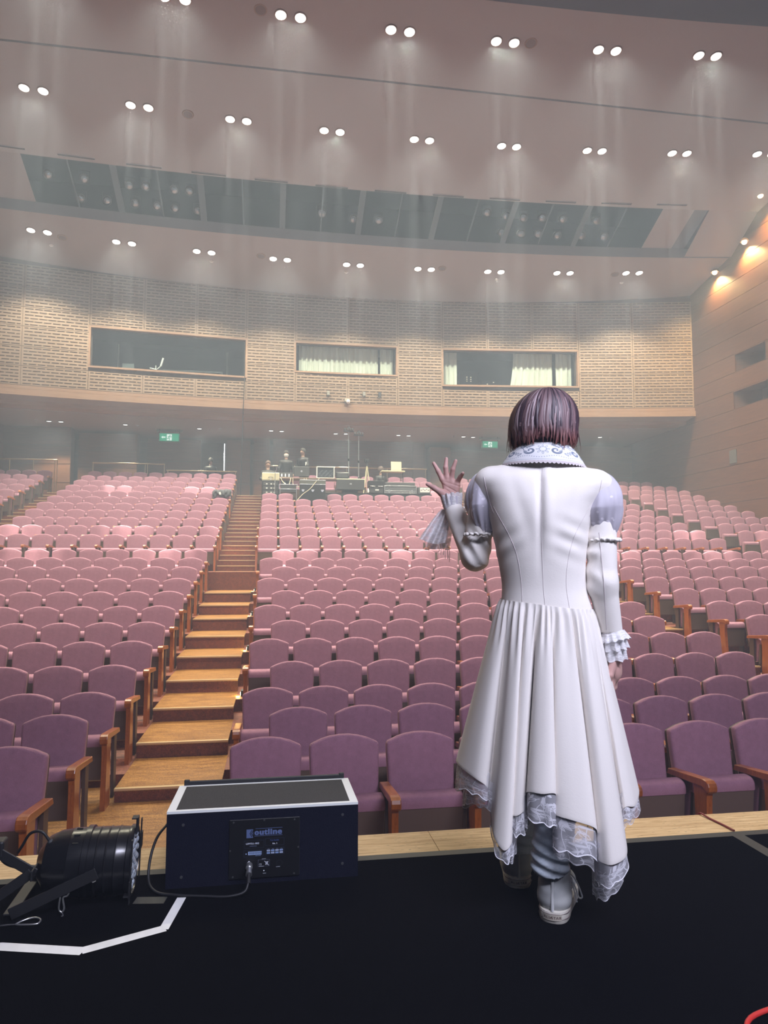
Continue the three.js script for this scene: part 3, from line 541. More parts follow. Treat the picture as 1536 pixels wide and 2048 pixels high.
// ---------------------------------------------------------------- back of the hall
function canvasTex(w, h, draw) { const c = document.createElement('canvas'); c.width = w; c.height = h; const x = c.getContext('2d'); draw(x, w, h); const t = new THREE.CanvasTexture(c); t.colorSpace = THREE.SRGBColorSpace; t.anisotropy = 4; return t; }
const exitTex = canvasTex(320, 128, (c, w, h) => {
  c.fillStyle = '#12a077'; c.fillRect(0, 0, w, h);
  c.fillStyle = '#f3fff6'; c.fillRect(118, 10, 84, 108);
  c.fillStyle = '#12a077'; c.beginPath(); c.arc(172, 30, 9, 0, 7); c.fill();
  c.strokeStyle = '#12a077'; c.lineWidth = 11; c.lineCap = 'round'; c.lineJoin = 'round';
  for (const l of [[[166, 44], [156, 72], [168, 92], [160, 110]], [[156, 72], [140, 90], [124, 88]], [[166, 46], [184, 60], [194, 54]], [[164, 46], [146, 50], [138, 64]]]) { c.beginPath(); l.forEach(([x, y], i) => i ? c.lineTo(x, y) : c.moveTo(x, y)); c.stroke(); }
  c.fillStyle = '#e8fff2'; c.beginPath(); c.moveTo(24, 64); c.lineTo(56, 40); c.lineTo(56, 54); c.lineTo(96, 54); c.lineTo(96, 74); c.lineTo(56, 74); c.lineTo(56, 88); c.fill();
});
function exitSign(x, y, z, w, label) {
  const g = group('exit_sign', [x, y, z]); tag(g, label, 'exit sign', 'green exit signs');
  const h = w * 0.4;
  mesh('case', rbox(w + 0.06, h + 0.06, 0.10, 0.012), S({ color: lin(0.12, 0.3, 0.22), roughness: 0.5 }), g).position.z = -0.055;
  mesh('lit_sign_face', new THREE.PlaneGeometry(w, h), S({ color: 0x0a2018, map: null, emissive: 0xffffff, emissiveMap: exitTex, emissiveIntensity: 0.9, roughness: 0.3 }), g);
  mesh('bracket', [rod([-w / 2 - 0.02, h / 2 + 0.02, -0.05], [-w / 2 - 0.02, h / 2 + 0.2, -0.05], 0.01), rod([w / 2 + 0.02, h / 2 + 0.02, -0.05], [w / 2 + 0.02, h / 2 + 0.2, -0.05], 0.01)], M.darkGrey, g);
  mesh('shade', prism([[0, 0], [0.16, 0], [0.02, 0.12]], -w / 2 - 0.12, w / 2 + 0.12, (a, b, c) => [c, b + h / 2 + 0.08, a - 0.12]), S({ color: lin(0.25, 0.32, 0.28), roughness: 0.5 }), g);
  const l = new THREE.RectAreaLight(lin(0.1, 0.8, 0.5), 0.7, w, h); l.name = 'sign_glow'; l.position.z = 0.02; l.rotation.y = Math.PI; g.add(l);
}
exitSign(-4.05, 6.02, -28.0, 0.72, 'larger green exit sign under the overhang at left');
exitSign(8.75, 5.98, -27.4, 0.62, 'smaller green exit sign beside the standing person');

function rail(x0, x1, y, z, floorY, posts, label) {
  const g = group('handrail'); tag(g, label, 'handrail', 'brass handrails');
  mesh('top_rail', rod([x0, y, z], [x1, y, z], 0.022), M.brass, g);
  for (const x of posts) mesh('post', rod([x, floorY, z], [x, y, z], 0.014), M.brass, g);
}
rail(-9.9, -7.70, 4.82, -26.5, RF, [-9.3, -8.5, -7.78, -7.70], 'brass handrail behind the far left seats');
rail(-6.52, -3.98, 4.76, -26.6, RF, [-6.5, -4.68, -4.6, -4.0], 'brass handrail behind the left block, long one');
rail(-3.85, -1.35, 4.47, -26.1, RF, [-3.8, -2.6, -1.4], 'lower brass handrail in front of the dark doorway');
rail(-0.34, 6.0, 4.84, -27.0, RF, [-0.3, 1.2, 2.8, 4.4, 5.95], 'long brass handrail behind the mixing desk');
// doorway light strip and a person-high post beside the door
{ const g = group('door_light', [-1.98, RF, -28.6]); tag(g, 'slim vertical white light strip at the dark doorway', 'light strip');
  mesh('lit_tube', rod([0, 1.35, 0], [0, 2.45, 0], 0.02), S({ color: 0xffffff, emissive: lin(0.9, 0.95, 1), emissiveIntensity: 1.4 }), g); mesh('stand', [rod([0, 0, 0], [0, 1.35, 0], 0.015), cyl(0.12, 0.14, 0.03, 16).translate(0, 0.015, 0)], M.darkGrey, g);
  const l = new THREE.PointLight(lin(0.9, 0.95, 1), 0.5); l.name = 'lamp_glow'; l.position.set(0, 1.9, 0.05); l.castShadow = true; g.add(l); }
// thin cable hanging down the rear wall
tag(mesh('hanging_cable', tubeGeo([[-1.06, 7.72, -24.86], [-1.08, 6.9, -24.78], [-1.10, 6.4, -24.8], [-1.12, 5.0, -24.85], [-1.15, FLOOR[22] + 0.01, -24.9]], 0.014, 30, 6), M.black), 'thin black cable hanging from the corner of the left window', 'cable');
// small fittings on the rear wall under the middle window
{
  const dome = group('dome_camera', [2.6, 7.02, wallZ(2.6) + 0.06]); tag(dome, 'small white dome camera on a bracket below the middle window', 'camera');
  mesh('bracket', rbox(0.2, 0.12, 0.12, 0.02), S({ color: lin(0.3, 0.28, 0.24) }), dome); mesh('dome', new THREE.SphereGeometry(0.075, 18, 12).scale(1, 1.1, 1), P({ color: lin(0.85, 0.87, 0.88), roughness: 0.15, clearcoat: 1 }), dome).position.set(0.03, -0.06, 0.08);
  [[1.91, 7.26, 'leftmost small clip-on fitting below the middle window'], [3.22, 7.28, 'middle small clip-on fitting below the middle window'], [3.8, 7.28, 'dark small clip-on fitting below the middle window']].forEach(([x, y, l], i) => {
    const g = group('wall_fitting', [x, y, wallZ(x) + 0.05]); tag(g, l, 'wall fitting', 'small wall fittings'); mesh('body', rbox(0.11, 0.16, 0.08, 0.02), i === 2 ? M.darkGrey : S({ color: lin(0.25, 0.24, 0.22) }), g); mesh('clip', rod([0.03, -0.06, 0.03], [-0.05, -0.14, 0.05], 0.012), M.darkGrey, g);
  });
}
// control-room contents
{
  const inBooth = (i, x, y, dz) => { const a = [-6.16, 0.74, 6.19][i], b = [-1.05, 4.42, 11.23][i], za = wallZ(a), zb = wallZ(b); return [x, y, za + (zb - za) * (x - a) / (b - a) - dz]; };
  const desk = group('control_desk', inBooth(0, -2.95, 7.2, 0.75)); tag(desk, 'long grey control desk inside the left window', 'desk');
  mesh('top', rbox(2.1, 0.05, 0.6, 0.01).translate(0, 0.70, 0), M.darkGrey, desk); mesh('hood', rbox(2.1, 0.18, 0.05, 0.01).translate(0, 0.80, -0.28), S({ color: lin(0.2, 0.22, 0.22) }), desk); for (const s of [-1, 1]) mesh('leg', rbox(0.05, 1.05, 0.5, 0.01).translate(s * 1.0, 0.18, 0), M.darkGrey, desk);
  const lamp = group('desk_lamp', inBooth(0, -4.15, 7.9, 0.55)); tag(lamp, 'white jointed desk lamp inside the left window', 'desk lamp');
  mesh('arm', [rod([0, -0.15, 0], [0, 0.15, 0], 0.015), rod([-0.2, 0.05, 0], [0.02, 0.0, 0.02], 0.02), rod([0.02, 0.0, 0], [0.2, 0.16, 0], 0.015)], M.white, lamp); mesh('shade', rod([0.17, 0.14, 0], [0.25, 0.42, 0.02], 0.034), M.white, lamp); mesh('foot', cyl(0.08, 0.09, 0.04, 16).translate(0, -0.16, 0), M.darkGrey, lamp);
  const mon = group('small_console', inBooth(0, -5.0, 7.75, 0.7)); tag(mon, 'small dim console with a screen inside the left window', 'console'); mesh('body', rbox(0.8, 0.12, 0.4, 0.01).translate(0, 0.06, 0), M.darkGrey, mon); mesh('screen', rbox(0.4, 0.22, 0.03, 0.01).translate(-0.1, 0.25, -0.05), S({ color: lin(0.12, 0.14, 0.14) }), mon); mesh('plinth', rbox(0.7, 0.84, 0.35, 0.01).translate(0, -0.42, 0), M.booth, mon);
  for (const [x, w] of [[-5.48, 0.06], [-1.75, 0.07]]) { const o = mesh('booth_pillar', rbox(w, 2.0, 0.06, 0.01), S({ color: lin(0.24, 0.25, 0.24) })); const p = inBooth(0, x, 7.85, 1.0); o.position.set(...p); tag(o, x < -3 ? 'pale post in left part of the left control room' : 'pale post in right part of the left control room', 'post'); }
  const rack = group('equipment_rack', inBooth(2, 7.5, 7.1, 1.2)); tag(rack, 'dark equipment rack with tiny lamps inside the right window', 'rack');
  mesh('cabinet', rbox(0.7, 1.7, 0.5, 0.01).translate(0, 0.65, -0.3), M.darkGrey, rack); const led = S({ color: 0xffffff, emissive: lin(1, 0.75, 0.5), emissiveIntensity: 1.2 });
  for (const [x, y] of [[-0.1, 1.27], [0.06, 1.27], [-0.1, 1.19], [0.06, 1.19], [-0.1, 1.11], [0.06, 1.11]]) mesh('indicator_light', rbox(0.05, 0.02, 0.01, 0.004).translate(x, y, -0.04), led, rack);
  const amp = group('equipment_rack', inBooth(2, 8.35, 7.1, 1.2)); tag(amp, 'dark low rack beside the curtain inside the right window', 'rack'); mesh('cabinet', rbox(0.8, 1.3, 0.5, 0.01).translate(0, 0.5, -0.3), M.darkGrey, amp); for (const [x, y] of [[-0.15, 1.0], [0.1, 1.08]]) mesh('indicator_light', rbox(0.05, 0.03, 0.01, 0.004).translate(x, y, -0.04), led, amp);
}

// ---------------------------------------------------------------- the mixing position
const F20 = FLOOR[20], F21 = FLOOR[21], F22 = FLOOR[22];
const screenTex = canvasTex(256, 144, (c, w, h) => { c.fillStyle = '#20262b'; c.fillRect(0, 0, w, h); for (let i = 0; i < 14; i++) for (let j = 0; j < 6; j++) { c.fillStyle = ['#8fa4ad', '#c7d3d6', '#53646e', '#7d8b8f'][(i * 7 + j * 3) % 4]; c.fillRect(20 + i * 16, 40 + j * 15, 12, (i * 5 + j * 4) % 9 + 4); } });
{
  const T = (name, pos, label, cat, grp) => tag(group(name, pos), label, cat, grp);
  let g = T('trestle_table', [3.08, F20, -22.82], 'long dark trestle table along the front of the mixing position', 'table');
  mesh('table_top', rbox(4.2, 0.06, 0.5, 0.01).translate(0, 0.66, 0), M.black, g); mesh('skirt', rbox(4.2, 0.14, 0.02, 0.005).translate(0, 0.59, 0.24), M.darkGrey, g); for (const x of [-2.0, 2.0]) mesh('leg', rbox(0.05, 0.64, 0.42, 0.01).translate(x, 0.32, 0), M.darkGrey, g);
  const tt = F20 + 0.694;
  // tall rack with a cream amplifier on top, left end
  g = T('equipment_rack', [-0.1, F20, -22.75], 'black wheeled rack of audio units at left of the mixing position', 'rack');
  mesh('case', rbox(0.56, 1.02, 0.5, 0.02).translate(0, 0.53, 0), M.black, g);
  for (let i = 0; i < 4; i++) { const u = mesh('rack_unit', rbox(0.47, 0.11, 0.02, 0.006).translate(0, 0.52 + i * 0.135, 0.255), M.darkGrey, g); for (const x of [-0.12, 0.02, 0.12]) mesh('display', rbox(0.05, 0.03, 0.006, 0.002).translate(x, 0.52 + i * 0.135, 0.268), M.white, u); }
  for (const x of [-0.2, 0.2]) mesh('wheel', cyl(0.03, 0.03, 0.04, 12).rotateZ(Math.PI / 2).translate(x, 0.03, 0.15), M.darkGrey, g);
  g = T('cream_case', [-0.1, F20 + 1.042, -22.75], 'pale cream equipment case standing on the black rack', 'case'); mesh('body', rbox(0.55, 0.26, 0.42, 0.03).translate(0, 0.13, 0), M.cream, g); mesh('handle', tubeGeo([[-0.07, 0.1, 0.21], [-0.05, 0.1, 0.245], [0.05, 0.1, 0.245], [0.07, 0.1, 0.21]], 0.01, 16, 6), M.darkGrey, g); mesh('dial', cyl(0.035, 0.035, 0.02, 16).rotateX(Math.PI / 2).translate(0, 0.05, 0.215), M.white, g);
  g = T('audio_unit', [0.46, F20, -22.6], 'low silver-edged audio unit on stand beside the tall rack', 'audio unit'); mesh('case', rbox(0.5, 0.24, 0.36, 0.01).translate(0, 0.78, 0), M.darkGrey, g); mesh('frame', [rbox(0.6, 0.02, 0.02, 0.004).translate(0, 0.91, 0.19), rbox(0.6, 0.02, 0.02, 0.004).translate(0, 0.76, 0.19), rbox(0.02, 0.17, 0.02, 0.004).translate(-0.29, 0.835, 0.19), rbox(0.02, 0.17, 0.02, 0.004).translate(0.29, 0.835, 0.19)], M.metal, g); for (const x of [-0.26, 0.26]) mesh('leg', rod([x, 0, 0.17], [x, 0.76, 0.17], 0.014), M.metal, g);
  // big flight case
  g = T('flight_case', [1.2, FLOOR[19] + 0.012, -21.95], 'tall black flight case with butterfly catches in front of the desk', 'flight case');
  mesh('body', rbox(0.80, 1.08, 0.36, 0.012).translate(0, 0.56, 0), M.black, g); mesh('lid', rbox(0.805, 0.13, 0.365, 0.012).translate(0, 1.17, 0), S({ color: lin(0.10, 0.105, 0.09), roughness: 0.5 }), g);
  mesh('edge_trim', [rbox(0.81, 0.02, 0.37, 0.004).translate(0, 1.10, 0), rbox(0.81, 0.02, 0.37, 0.004).translate(0, 1.23, 0)], M.metal, g); for (const x of [-0.3, 0, 0.3]) mesh('catch', [cyl(0.035, 0.035, 0.02, 14).rotateX(Math.PI / 2).translate(x, 0.90, 0.185), rbox(0.09, 0.02, 0.02, 0.004).translate(x, 0.92, 0.19)], M.metal, g);
  for (const x of [-0.34, 0.34]) mesh('wheel', cyl(0.03, 0.03, 0.03, 12).rotateZ(Math.PI / 2).translate(x, 0.02, 0.12), M.darkGrey, g);
  // framed monitor and mixing consoles
  const desk2 = T('trestle_table', [1.5, F21, -23.55], 'plain table behind the flight case carrying screens and cables', 'table'); mesh('table_top', rbox(2.8, 0.05, 0.56, 0.01).translate(-0.1, 0.965, 0), S({ color: lin(0.2, 0.13, 0.1) }), desk2); for (const x of [-1.4, 1.25]) mesh('leg', rbox(0.05, 0.94, 0.5, 0.01).translate(x, 0.47, 0), M.darkGrey, desk2);
  const t2 = F21 + 0.992;
  g = T('monitor', [1.72, t2, -23.5], 'silver-framed monitor showing a mixer page on the table', 'monitor'); mesh('frame', [rbox(0.60, 0.03, 0.04, 0.005).translate(0, 0.40, 0), rbox(0.60, 0.03, 0.04, 0.005).translate(0, 0.02, 0), rbox(0.03, 0.4, 0.04, 0.005).translate(-0.29, 0.21, 0), rbox(0.03, 0.4, 0.04, 0.005).translate(0.29, 0.21, 0)], M.white, g); mesh('lit_screen', new THREE.PlaneGeometry(0.55, 0.36).translate(0, 0.21, 0.0), S({ color: 0x111111, emissive: 0xffffff, emissiveMap: screenTex, emissiveIntensity: 0.4 }), g); mesh('stand', rbox(0.3, 0.02, 0.2, 0.005).translate(0, 0.01, -0.08), M.darkGrey, g);
  g = T('monitor', [0.92, t2, -23.6], 'black monitor seen from behind in front of the standing men', 'monitor'); mesh('panel', rbox(0.52, 0.34, 0.05, 0.02).translate(0, 0.24, 0), M.darkGrey, g); mesh('badge', cyl(0.035, 0.035, 0.01, 16).rotateX(Math.PI / 2).translate(0, 0.25, 0.03), M.metal, g); mesh('stand', [rbox(0.06, 0.12, 0.04, 0.01).translate(0, 0.06, -0.03), rbox(0.24, 0.02, 0.18, 0.005).translate(0, 0.01, -0.02)], M.black, g);
  g = T('radio_receiver', [0.38, t2, -23.6], 'dark radio receiver box with three lit slots on the table', 'receiver'); mesh('case', rbox(0.5, 0.18, 0.25, 0.01).translate(0, 0.09, 0), M.darkGrey, g); for (const x of [-0.12, 0, 0.12]) mesh('lit_slot_display', rbox(0.035, 0.09, 0.01, 0.003).translate(x, 0.09, 0.128), S({ color: 0xffffff, emissive: lin(0.7, 0.85, 1), emissiveIntensity: 0.5 }), g);
  g = T('stage_box', [2.27, t2, -23.4], 'black interface box right of the silver-framed monitor', 'audio unit'); mesh('case', rbox(0.42, 0.2, 0.3, 0.02).translate(0, 0.1, 0), M.black, g); mesh('panel', rbox(0.36, 0.14, 0.01, 0.004).translate(0, 0.1, 0.152), M.darkGrey, g);
  g = T('mixing_console', [2.47, tt, -22.78], 'wedge-backed mixing console on the front table, back panel facing us', 'mixer'); mesh('body', prism([[0.28, 0.10], [-0.28, 0.12], [-0.28, 0.2], [0.18, 0.44], [0.28, 0.42]], -0.45, 0.45, (a, b, c) => [c, b, a]), M.darkGrey, g); mesh('top_edge', rbox(0.92, 0.03, 0.06, 0.01).translate(0, 0.44, 0.2), M.cream, g); mesh('badge', rbox(0.07, 0.05, 0.01, 0.004).translate(0, 0.28, 0.285), M.metal, g); mesh('stand', rbox(0.5, 0.1, 0.4, 0.01).translate(0, 0.05, 0), M.black, g);
  g = T('power_amplifier', [3.32, tt, -22.75], 'stack of dark power units beside the long open flight case', 'amplifier'); mesh('unit', rbox(0.46, 0.2, 0.4, 0.01).translate(0, 0.1, 0), M.darkGrey, g); mesh('unit', rbox(0.5, 0.2, 0.4, 0.01).translate(0, 0.31, 0), M.black, g); mesh('label_plate', rbox(0.12, 0.04, 0.01, 0.003).translate(0.02, 0.1, 0.203), M.white, g); mesh('handle', [rod([-0.2, 0.22, 0.23], [-0.05, 0.22, 0.23], 0.012), rod([0.05, 0.22, 0.23], [0.2, 0.22, 0.23], 0.012)], M.metal, g);
  g = T('lighting_console', [4.12, tt, -22.75], 'long lighting console in a silver-edged flight case', 'lighting console'); mesh('case', rbox(1.06, 0.22, 0.42, 0.01).translate(0, 0.12, 0), S({ color: lin(0.09, 0.10, 0.11) }), g); mesh('edge_trim', [rbox(1.1, 0.028, 0.03, 0.005).translate(0, 0.24, 0.21), rbox(1.1, 0.028, 0.03, 0.005).translate(0, 0.01, 0.21), rbox(1.1, 0.028, 0.03, 0.005).translate(0, 0.07, 0.21), rbox(0.03, 0.24, 0.03, 0.005).translate(-0.53, 0.12, 0.21), rbox(0.03, 0.24, 0.03, 0.005).translate(0.53, 0.12, 0.21)], M.metal, g); for (const x of [-0.38, 0.38]) mesh('catch', cyl(0.045, 0.045, 0.02, 16).rotateX(Math.PI / 2).translate(x, 0.07, 0.225), M.metal, g);
  mesh('control_surface', rbox(1.0, 0.12, 0.36, 0.02).translate(0, 0.31, 0), M.darkGrey, g);
  g = T('patch_panel', [4.92, tt, -22.7], 'pale patch panel at the right end of the front table', 'audio unit'); mesh('case', rbox(0.42, 0.22, 0.3, 0.01).translate(0, 0.11, 0), M.darkGrey, g); mesh('panel', rbox(0.33, 0.15, 0.01, 0.004).translate(0.02, 0.12, 0.153), M.white, g); for (let i = 0; i < 5; i++) mesh('knob', cyl(0.016, 0.016, 0.02, 10).rotateX(Math.PI / 2).translate(-0.1 + i * 0.06, 0.12 + (i % 2) * 0.03, 0.16), M.darkGrey, g);
  g = T('bottle', [3.05, tt, -22.55], 'tiny white bottle standing left of the power units', 'bottle'); mesh('body', new THREE.LatheGeometry([[0, 0], [0.028, 0], [0.03, 0.02], [0.03, 0.09], [0.012, 0.13], [0.012, 0.15], [0, 0.15]].map((p) => new THREE.Vector2(...p)), 14), M.white, g); mesh('cap', cyl(0.014, 0.014, 0.02, 10).translate(0, 0.16, 0), M.darkGrey, g);
  g = T('laptop', [4.1, F21 + 1.282, -23.35], 'open white laptop facing the seated operator', 'laptop'); mesh('screen', rbox(0.36, 0.3, 0.015, 0.006).rotateX(-0.12).translate(0, 0.16, 0.1), M.cream, g); mesh('keyboard', rbox(0.36, 0.02, 0.26, 0.006).translate(0, 0.01, -0.02), M.metal, g);
  g = T('small_table', [4.0, F21, -23.38], 'small table carrying the white laptop and a lamp', 'table'); mesh('table_top', rbox(0.8, 0.04, 0.36, 0.008).translate(0, 1.26, 0), M.cream, g); for (const x of [-0.36, 0.36]) mesh('leg', rod([x, 0, 0], [x, 1.25, 0], 0.018), M.darkGrey, g);
  // stands and tripod
  for (const [x, z, h, l] of [[2.58, -24.2, 2.62, 'nearer lighting stand with a T-bar of lamps'], [2.98, -24.6, 2.56, 'further dim lighting stand with a T-bar of lamps']]) {
    g = T('lighting_stand', [x, F22, z], l, 'lighting stand', 'lighting stands at the mixing position'); mesh('pole', [rod([0, 0.3, 0], [0, 1.5, 0], 0.02), rod([0, 1.5, 0], [0, h - 0.1, 0], 0.013)], M.metal, g); mesh('collar', [cyl(0.03, 0.03, 0.08, 12).translate(0, 1.5, 0), cyl(0.03, 0.03, 0.08, 12).translate(0, 0.9, 0)], M.black, g); for (let k = 0; k < 3; k++) mesh('leg', rod([0, 0.7, 0], [Math.cos(k * 2.1) * 0.2, 0, Math.sin(k * 2.1) * 0.2], 0.014), M.black, g);
    const bar = mesh('lamp_bar', [rbox(0.36, 0.05, 0.05, 0.01).translate(0, h - 0.1, 0)], M.black, g); for (let k = 0; k < 4; k++) mesh('lamp', [cyl(0.035, 0.03, 0.09, 12).rotateX(Math.PI / 2).translate(-0.135 + k * 0.09, h - 0.03, 0.03)], M.darkGrey, bar);
    mesh('top_lamp', cyl(0.045, 0.045, 0.06, 12).translate(0, h + 0.03, 0), M.darkGrey, g);
  }
  g = T('camera_tripod', [3.22, F22, -24.17], 'camera on a light-coloured tripod between the seats', 'tripod'); mesh('camera_body', [rbox(0.16, 0.12, 0.1, 0.015).translate(0, 1.48, 0), cyl(0.04, 0.045, 0.09, 14).rotateX(Math.PI / 2).translate(0, 1.48, 0.09)], M.black, g); mesh('head', cyl(0.03, 0.04, 0.12, 12).translate(0, 1.36, 0), M.darkGrey, g); for (let k = 0; k < 3; k++) mesh('leg', rod([0, 1.32, 0], [Math.cos(k * 2.094 + 0.5) * 0.2, 0, Math.sin(k * 2.094 + 0.5) * 0.2], 0.017), M.cream, g);
  // loose cables over the desk front
  [[[0.22, t2 - 0.02, -23.24], [0.3, t2 - 0.17, -23.22], [0.48, t2 - 0.27, -23.22], [0.56, t2 - 0.02, -23.24]], [[0.62, t2 - 0.02, -23.24], [0.66, t2 - 0.3, -23.22], [0.93, t2 - 0.28, -23.22], [1.0, t2 - 0.02, -23.24]], [[1.06, t2 - 0.02, -23.24], [1.15, t2 - 0.22, -23.22], [1.35, t2 - 0.2, -23.22], [1.5, t2 - 0.02, -23.24]], [[1.32, FLOOR[19] + 1.22, -21.75], [1.1, FLOOR[19] + 0.95, -21.745], [0.9, FLOOR[19] + 0.8, -21.74], [0.72, FLOOR[19] + 0.6, -21.72]]].forEach((p, i) => tag(mesh('loose_cable', tubeGeo(p, 0.012, 24, 6), S({ color: lin(0.55, 0.5, 0.38), roughness: 0.6 })), ['short pale cable loop at left of the mixing table', 'round pale cable loop under the black monitor', 'pale cable loop left of the silver-framed monitor', 'pale cable running down the tall flight case'][i], 'cable', 'loose pale cables'));
  g = T('microphone_stand', [0.02, F20, -22.42], 'thin microphone stand in front of the left rack', 'mic stand'); mesh('pole', rod([0, 0.02, 0], [0.02, 1.35, 0], 0.012), M.metal, g); mesh('microphone', cyl(0.022, 0.018, 0.12, 12).translate(0.02, 1.41, 0), M.black, g); mesh('base', cyl(0.1, 0.11, 0.02, 18).translate(0, 0.01, 0), M.black, g);
}
// crew: two standing, two seated, one by the door
const M_skin = S({ color: lin(0.36, 0.22, 0.165), roughness: 0.6 });
function crew(pos, turn, o) {
  const g = group('person', pos, turn); tag(g, o.label, 'person', null);
  const h = o.h, hip = o.sit ? o.seat ?? 0.47 : h * 0.52, sh = o.sit ? hip + 0.48 : h * 0.82, hd = sh + 0.24, lean = o.lean ?? 0;
  const body = (p) => { let d = ellipsoid(p, [0, hd, lean * 1.3], [0.084, 0.112, 0.097]); d = smin(d, capsule(p, [0, sh - 0.02, lean], [0, hd - 0.08, lean * 1.2], 0.055, 0.05), 0.03); d = smin(d, capsule(p, [0, hip, 0], [0, sh - 0.1, lean], 0.12, 0.14), 0.08);
    for (const s of [-1, 1]) { const el = [s * 0.24, sh - 0.27, lean + 0.05], ha = o.hands ? [s * 0.12, sh - 0.38, lean + 0.28] : [s * 0.25, sh - 0.5, lean + 0.10]; d = smin(d, capsule(p, [s * 0.17, sh - 0.04, lean], el, 0.055, 0.045), 0.04); d = smin(d, capsule(p, el, ha, 0.042, 0.03), 0.02); d = smin(d, ellipsoid(p, [ha[0], ha[1] - 0.03, ha[2] + 0.02], [0.035, 0.05, 0.03]), 0.02);
      if (o.sit) { d = smin(d, capsule(p, [s * 0.09, hip, 0], [s * 0.11, hip, 0.42], 0.075, 0.06), 0.05); d = smin(d, capsule(p, [s * 0.11, hip, 0.42], [s * 0.11, 0.06, 0.4], 0.058, 0.045), 0.03); } else d = smin(d, capsule(p, [s * 0.09, hip, 0], [s * 0.10, 0.06, 0], 0.085, 0.05), 0.05);
      d = smin(d, capsule(p, [s * 0.10, 0.04, o.sit ? 0.38 : -0.03], [s * 0.11, 0.04, o.sit ? 0.54 : 0.14], 0.04, 0.035), 0.03); }
    d = smin(d, ellipsoid(p, [0, hd - 0.02, lean * 1.3 + 0.095], [0.014, 0.022, 0.02]), 0.015); for (const s of [-1, 1]) d = smin(d, ellipsoid(p, [s * 0.08, hd - 0.01, lean * 1.3], [0.012, 0.03, 0.02]), 0.01);
    return d; };
  mesh('body', sdfMesh(body, [-0.42, -0.02, -0.3], [0.42, hd + 0.16, 0.62], 0.022), M_skin, g);
  const jacket = (p) => { let d = capsule(p, [0, hip - 0.06, 0], [0, sh - 0.1, lean], 0.145, 0.165); d = smin(d, capsule(p, [-0.15, sh - 0.05, lean], [0.15, sh - 0.05, lean], 0.075, 0.075), 0.08); for (const s of [-1, 1]) { const el = [s * 0.24, sh - 0.27, lean + 0.05], ha = o.hands ? [s * 0.13, sh - 0.37, lean + 0.25] : [s * 0.25, sh - 0.47, lean + 0.09]; d = smin(d, capsule(p, [s * 0.18, sh - 0.05, lean], el, 0.068, 0.056), 0.05); d = smin(d, capsule(p, el, ha, 0.054, 0.043), 0.03); } return d; };
  mesh('jacket', sdfMesh(jacket, [-0.42, hip - 0.25, -0.3], [0.42, sh + 0.12, 0.6], 0.022), o.top ?? M.black, g);
  if (!o.sit) mesh('trousers', sdfMesh((p) => Math.min(...[-1, 1].map((s) => capsule(p, [s * 0.09, hip, 0], [s * 0.10, 0.09, 0], 0.10, 0.065))), [-0.26, 0.04, -0.16], [0.26, hip + 0.14, 0.16], 0.024), M.black, g);
  else mesh('trousers', sdfMesh((p) => Math.min(...[-1, 1].map((s) => Math.min(capsule(p, [s * 0.09, hip, 0], [s * 0.11, hip, 0.42], 0.088, 0.072), capsule(p, [s * 0.11, hip, 0.42], [s * 0.11, 0.1, 0.4], 0.068, 0.055)))), [-0.26, 0.0, -0.16], [0.26, hip + 0.14, 0.56], 0.024), M.black, g);
  const hz = lean * 1.3;
  mesh('hair', sdfMesh((p) => Math.max(ellipsoid(p, [0, hd + 0.018, hz - 0.006], [0.102, 0.128, 0.118]), (p[2] - hz) * 0.8 - (p[1] - hd) * 0.9 + (o.long ? -0.10 : -0.035)), [-0.14, hd - 0.16, hz - 0.16], [0.14, hd + 0.18, hz + 0.16], 0.014), S({ color: lin(...(o.hair ?? [0.03, 0.025, 0.02])), roughness: 0.7 }), g);
  if (o.mask) mesh('face_mask', sdfMesh((p) => Math.max(ellipsoid(p, [0, hd - 0.015, hz + 0.006], [0.086, 0.12, 0.107]), Math.max(p[1] - (hd + 0.0), hz + 0.015 - p[2], hd - 0.11 - p[1])), [-0.12, hd - 0.14, hz - 0.04], [0.12, hd + 0.04, hz + 0.15], 0.013), M.white, g);
  if (o.badge) mesh('sleeve_patch', rbox(0.05, 0.12, 0.02, 0.005).translate(0.2, sh - 0.2, lean + 0.09), M.white, g);
  return g;
}
crew([0.42, F22, -24.55], 0, { h: 1.78, mask: true, label: 'standing person in black jacket and white face mask behind the desk' });
crew([1.04, F22, -24.5], -0.7, { h: 1.88, badge: true, lean: 0.06, label: 'taller standing person in black looking down at a monitor' });
crew([-0.2, F22 + 0.1, -24.3], 0, { h: 1.7, sit: true, hands: true, hair: [0.10, 0.06, 0.045], label: 'seated person with brown hair at left end of the desk' });
crew([3.75, F22, -24.4], 0.5, { h: 1.65, sit: true, hands: true, long: true, hair: [0.09, 0.06, 0.05], label: 'seated long-haired person turned towards the white laptop' });
crew([-2.45, RF, -27.9], 0.3, { h: 1.7, label: 'dark figure standing in the doorway at left rear', long: true });
